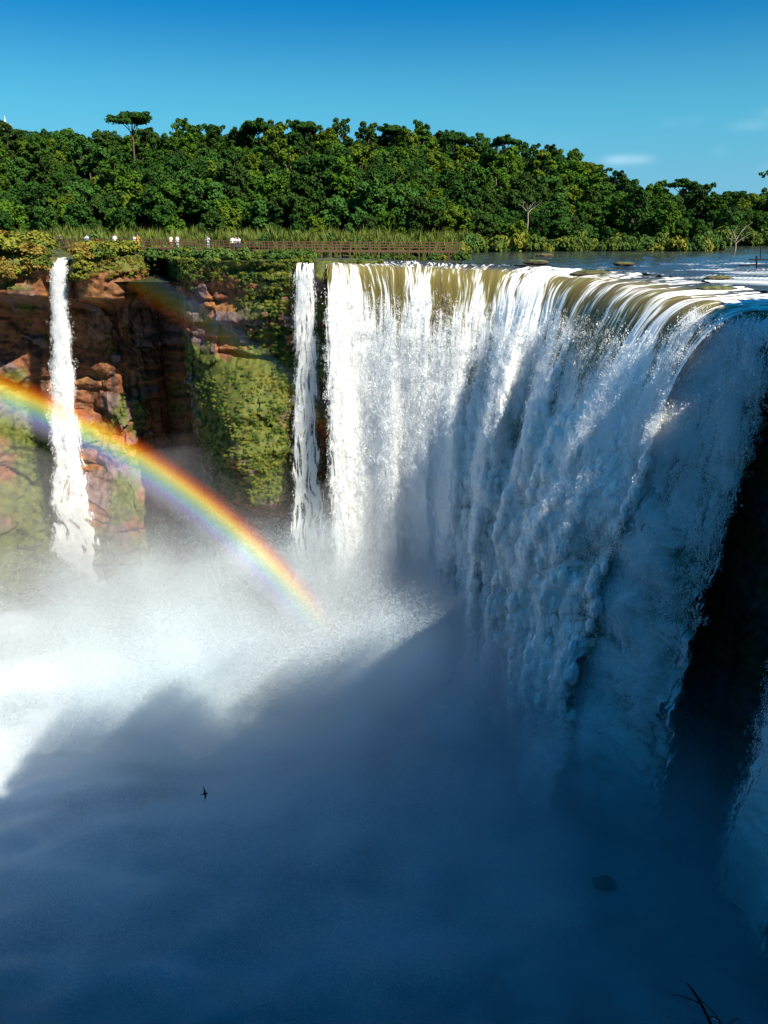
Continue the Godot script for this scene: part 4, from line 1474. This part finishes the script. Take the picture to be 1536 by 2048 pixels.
# ------------------------------------------------------------------ small things
func small_things() -> void:
	# lookout tower on the hill
	var t := base("tower", ray_to(6, 226, -300.0) - Vector3(0, 1.0, 0))
	var wm := mat(Color(0.55, 0.56, 0.56), 0.7, 0.2)
	var rm := mat(Color(0.30, 0.33, 0.35), 0.6, 0.3)
	var st := tool()
	box_into(st, Vector3(0, -4.0, 0), Vector3(3.4, 5.5, 3.0), Basis.IDENTITY, 0.1)
	obj("wall", done(st), wm, t)
	st = tool()
	var ridge := []
	for x in [-4.4, 4.4]:
		for z in [-3.8, 3.8]: ridge.append(Vector3(x, 1.4, z))
	var apex := [Vector3(-1.0, 3.6, 0), Vector3(1.0, 3.6, 0)]
	for v in [ridge[1], apex[1], apex[0], ridge[1], ridge[3], apex[1], ridge[0], apex[0], apex[1], ridge[0], apex[1], ridge[2], ridge[0], ridge[1], apex[0], ridge[3], ridge[2], apex[1], ridge[0], ridge[2], ridge[3], ridge[0], ridge[3], ridge[1]]: st.add_vertex(v)
	st.set_smooth_group(-1)
	obj("roof", done(st), rm, t)
	st = tool()
	tube_into(st, [Vector3(0.6, 3.3, 0), Vector3(0.6, 4.6, 0), Vector3(0.6, 7.4, 0)], [0.75, 0.42, 0.14], 8)
	obj("mast", done(st), wm, t)
	for k in 3:
		st = tool()
		box_into(st, Vector3(-2.0 + 2.0 * k, -0.2, 3.02), Vector3(0.55, 0.8, 0.06), Basis.IDENTITY, 0.02)
		obj("window", done(st), mat(Color(0.04, 0.05, 0.06), 0.15, 0.5), t)
	t.scale = Vector3.ONE * 0.5
	t.position.y -= 3.6
	tag(t, "white tower with grey roof and mast on the hilltop at the left edge", "tower")
	# bird over the gorge
	var at := ray_to(409, 1588, -26.0)
	var bd := base("bird", at)
	bd.rotation = Vector3(0.2, 0.5, -0.35)
	var bm := mat(Color(0.012, 0.012, 0.015), 0.7, 0.2)
	var bb := [[Vector3(-0.10, 0, 0), Vector3(0.02, 0.005, 0), 0.022, 0.036], [Vector3(0.02, 0.005, 0), Vector3(0.10, 0.012, 0), 0.036, 0.022], [Vector3(0.115, 0.02, 0), Vector3(0.135, 0.02, 0), 0.026, 0.020], [Vector3(0.155, 0.016, 0), Vector3(0.175, 0.012, 0), 0.008, 0.003]]
	obj("body", skin(bb, 0.007, 0.02), bm, bd)
	for s in [-1.0, 1.0]:
		var p := PackedVector3Array()
		var c := PackedColorArray()
		for j in 2:
			for i in 9:
				var f := i / 8.0
				var ch := 0.11 * (1.0 - f * 0.85)
				var y := (0.16 * f if s < 0.0 else -0.13 * f) + 0.02
				p.append(Vector3(0.07 - 0.12 * f * f - ch * j, y + 0.004 * sin(f * 9.0), s * (0.02 + 0.26 * f)))
		obj("wing", grid(9, 2, p, c), bm, bd)
	st = tool()
	for s in [-1.0, 1.0]:
		for v in [Vector3(-0.09, 0.005, 0), Vector3(-0.22, 0, s * 0.045), Vector3(-0.16, 0, s * 0.005)]: st.add_vertex(v)
	obj("tail", done(st), bm, bd)
	tag(bd, "small dark bird gliding above the misty gorge", "bird")
	# bare twigs in the near corner
	var tw := base("twig", ray_to(1430, 2060, -2.2))
	var o := tw.position
	var tm := mat(Color(0.03, 0.02, 0.018), 0.6, 0.4)
	var pts := func(list: Array, z: float) -> Array:
		var r := []
		for e in list: r.append(ray_to(e[0], e[1], z) - o)
		return r
	st = tool()
	tube_into(st, (pts as Callable).call([[1432, 2075], [1418, 2040], [1400, 2003], [1385, 1980], [1370, 1961]], -2.2), [0.0075, 0.0065, 0.006, 0.0045, 0.0015], 6)
	obj("stem", done(st), tm, tw)
	var tws := [[[[1402, 2008], [1380, 1998], [1360, 1991], [1344, 1989]], -2.2], [[[1450, 2065], [1430, 2028], [1412, 2010], [1398, 1995]], -2.25], [[[1414, 2032], [1428, 2034], [1440, 2040], [1450, 2055]], -2.18], [[[1455, 2060], [1463, 2042], [1476, 2036], [1484, 2046]], -2.18]]
	for e in tws:
		st = tool()
		tube_into(st, (pts as Callable).call(e[0], e[1]), [0.003, 0.0026, 0.002, 0.001], 5)
		obj("side_shoot", done(st), tm, tw)
	var dm := mat(Color(0.9, 0.92, 0.95), 0.05, 0.8)
	for e in [[1371, 1962], [1388, 2005], [1429, 2038], [1426, 2040], [1436, 2042]]:
		var sp := SphereMesh.new()
		sp.radius = 0.0022
		sp.height = 0.0048
		sp.radial_segments = 8
		sp.rings = 5
		var w := obj("water_drop", sp, dm, tw)
		w.position = ray_to(e[0], e[1], -2.19) - o
	tag(tw, "thin bare twigs with water drops in the near right corner", "twig")
	# branch tip of a tree standing beyond the right edge
	var bt := base("tree_branch", ray_to(1580, 330, -38.0))
	st = tool()
	tube_into(st, [Vector3(3.0, -0.6, 0), Vector3(1.2, 0, 0), Vector3(-0.4, -0.1, 0.1), Vector3(-1.1, -0.35, 0.2)], [0.10, 0.06, 0.035, 0.012], 6)
	obj("limb", done(st), M.bark, bt)
	obj("foliage", leaves([[Vector3(-0.55, -0.25, 0.1), Vector3(0.5, 0.22, 0.4), 1.0], [Vector3(0.2, 0, 0), Vector3(0.7, 0.3, 0.5), 1.0], [Vector3(-1.15, -0.4, 0.1), Vector3(0.28, 0.10, 0.2), 1.0], [Vector3(1.2, 0.1, 0), Vector3(1.0, 0.5, 0.8), 1.0]], 420, 0.14), M.shrub[2], bt)
	tag(bt, "leafy branch tip reaching in at the right edge against the sky", "branch")
	# remains of an old footbridge
	var fb := base("footbridge_remains", ray_to(1512, 530, -90.0))
	var fm := mat(Color(0.015, 0.015, 0.017), 0.8, 0.2)
	var fo := fb.position
	var L := func(x: float, y: float) -> Vector3: return ray_to(x, y, -90.0) - fo
	for e in [["post", [1513, 512], [1513, 536], 0.09], ["post", [1521, 492], [1521, 520], 0.05], ["beam", [1497, 519], [1560, 519], 0.07], ["beam", [1478, 531], [1512, 529], 0.08], ["beam", [1512, 532], [1560, 534], 0.06]]:
		st = tool()
		tube_into(st, [(L as Callable).call(e[1][0], e[1][1]), (L as Callable).call(e[2][0], e[2][1])], [e[3], e[3]], 6)
		obj(e[0], done(st), fm, fb)
	tag(fb, "black posts and beams of an old footbridge standing in the rapids", "footbridge")
	rapids_rocks()

func lump(sz: Vector3, sd: int, rough := 0.3) -> ArrayMesh:
	var n := noise(1.3, 3, sd)
	var p := PackedVector3Array()
	var c := PackedColorArray()
	var nu := 26
	var nv := 14
	for j in nv:
		for i in nu:
			var a := TAU * i / (nu - 1)
			var b := PI * (float(j) / (nv - 1) - 0.5)
			var d := Vector3(cos(a) * cos(b), sin(b), sin(a) * cos(b))
			var w := signf(d.x) * pow(absf(d.x), 0.7)
			var r := 1.0 + n.get_noise_3dv(d) * rough
			p.append(Vector3(w, d.y, signf(d.z) * pow(absf(d.z), 0.7)) * sz * r)
			var g := sm(0.2, 0.7, d.y + n.get_noise_3dv(d * 2.0) * 0.6)
			c.append(Color(0.06, 0.045, 0.032).lerp(Color(0.10, 0.12, 0.03), g))
	return grid(nu, nv, p, c)

func rapids_rocks() -> void:
	var list := [[1180, 551, 1.5, "flat mossy rock slab among the rapids, left of the others"], [1340, 563, 1.1, "dark rock slab in the rapids just left of the mossy one"], [1385, 561, 1.6, "bright green mossy rock slab in the middle of the rapids"], [1437, 559, 1.0, "small mossy rock slab in the rapids, right of the larger mossy one"], [1430, 582, 1.2, "low mossy rock at the lip under the foam on the right"], [1248, 529, 0.8, "tiny dark rock showing in the calm water above the rapids"], [1090, 512, 0.9, "tan rock bar in the calm river beyond the falls"], [1072, 526, 1.0, "brown rock just under the far bank in front of the horseshoe edge"]]
	for e in list:
		var py: float = e[1]
		var y := -4.4 if py < 540 else (-5.2 if py < 560 else -5.65)
		var d := ray_to(e[0], py, -1.0)
		var q := d * (y / d.y)
		var sz: float = e[2]
		var o := obj("rock", lump(Vector3(1.5, 0.32, 0.6) * sz, int(e[0])), M.rock)
		o.position = q + Vector3(0, 0.05, 0)
		tag(o, e[3], "rock", "rocks in the rapids")
	# boulder half hidden in the blue mist below
	for e in [[1210, 1765, Vector3(0.95, 0.3, 0.7), "faint boulder half lost in the blue mist of the gorge"], [1430, 1570, Vector3(2.6, 3.6, 2.2), "black rock standing at the foot of the shaded falls"], [1556, 1810, Vector3(2.4, 2.2, 2.0), "dark rock at the right edge low in the gorge"]]:
		var d := ray_to(e[0], e[1], -1.0)
		var q := d * (-55.0 / d.y)
		var o := obj("rock", lump(e[2], int(e[0]), 0.5), M.rock)
		o.position = q
		tag(o, e[3], "rock", "rocks in the gorge")

# ------------------------------------------------------------------ rainbow
func bow(angle_in: float, angle_out: float, reach: float, cols: Array, alpha: float, from_a: float, to_a: float, label: String) -> void:
	var axis := -Vector3(0.590, 0.701, 0.400).normalized()
	axis = Vector3(sin(deg_to_rad(-54.0)) * cos(deg_to_rad(-44.3)), sin(deg_to_rad(-44.3)), -cos(deg_to_rad(-54.0)) * cos(deg_to_rad(-44.3)))
	var x := axis.cross(UP).normalized()
	var y := x.cross(axis)
	var o := base("rainbow", axis * reach)
	for layer in 3:
		var R := reach + (layer - 1) * 3.0
		var nu := 160
		var nv := cols.size()
		var p := PackedVector3Array()
		var c := PackedColorArray()
		for j in nv:
			var an := deg_to_rad(lerpf(angle_out, angle_in, float(j) / (nv - 1)))
			for i in nu:
				var t := float(i) / (nu - 1)
				var th := deg_to_rad(lerpf(from_a, to_a, t))
				p.append(axis * R + (x * cos(th) + y * sin(th)) * R * tan(an) - o.position)
				var cc: Color = cols[j]
				cc.a *= alpha * sm(0.0, 0.22, t) * sm(1.0, 0.8, t)
				c.append(cc)
		var m := mat(Color.WHITE, 1.0, 0.0, true)
		m.specular_mode = BaseMaterial3D.SPECULAR_DISABLED
		m.transparency = BaseMaterial3D.TRANSPARENCY_ALPHA
		var b := obj("rainbow_band", grid(nu, nv, p, c), m, o)
		b.set_meta("kind", "stuff")
	tag(o, label, "rainbow")

func rainbows() -> void:
	var cols := [Color(0.5, 0.10, 0.0, 0.0), Color(0.55, 0.08, 0.0, 0.18), Color(0.75, 0.16, 0.0, 0.42), Color(0.95, 0.42, 0.02, 0.62), Color(0.95, 0.75, 0.12, 0.62), Color(0.70, 0.85, 0.30, 0.50), Color(0.45, 0.80, 0.62, 0.42), Color(0.42, 0.66, 0.95, 0.38), Color(0.52, 0.50, 0.98, 0.30), Color(0.72, 0.66, 0.98, 0.18), Color(0.85, 0.85, 0.95, 0.08), Color(0.9, 0.9, 0.95, 0.0)]
	bow(38.8, 42.4, 60.0, cols, 0.125, 1.0, 64.0, "bright rainbow arching from the left edge down into the mist")
	var c2 := []
	c2.append(Color(0.5, 0.4, 0.9, 0.0))
	for k in range(cols.size() - 3, -1, -1): c2.append(cols[k])
	bow(50.2, 53.6, 60.0, c2, 0.011, 13.0, 45.0, "faint outer rainbow across the dark recess of the cliff")
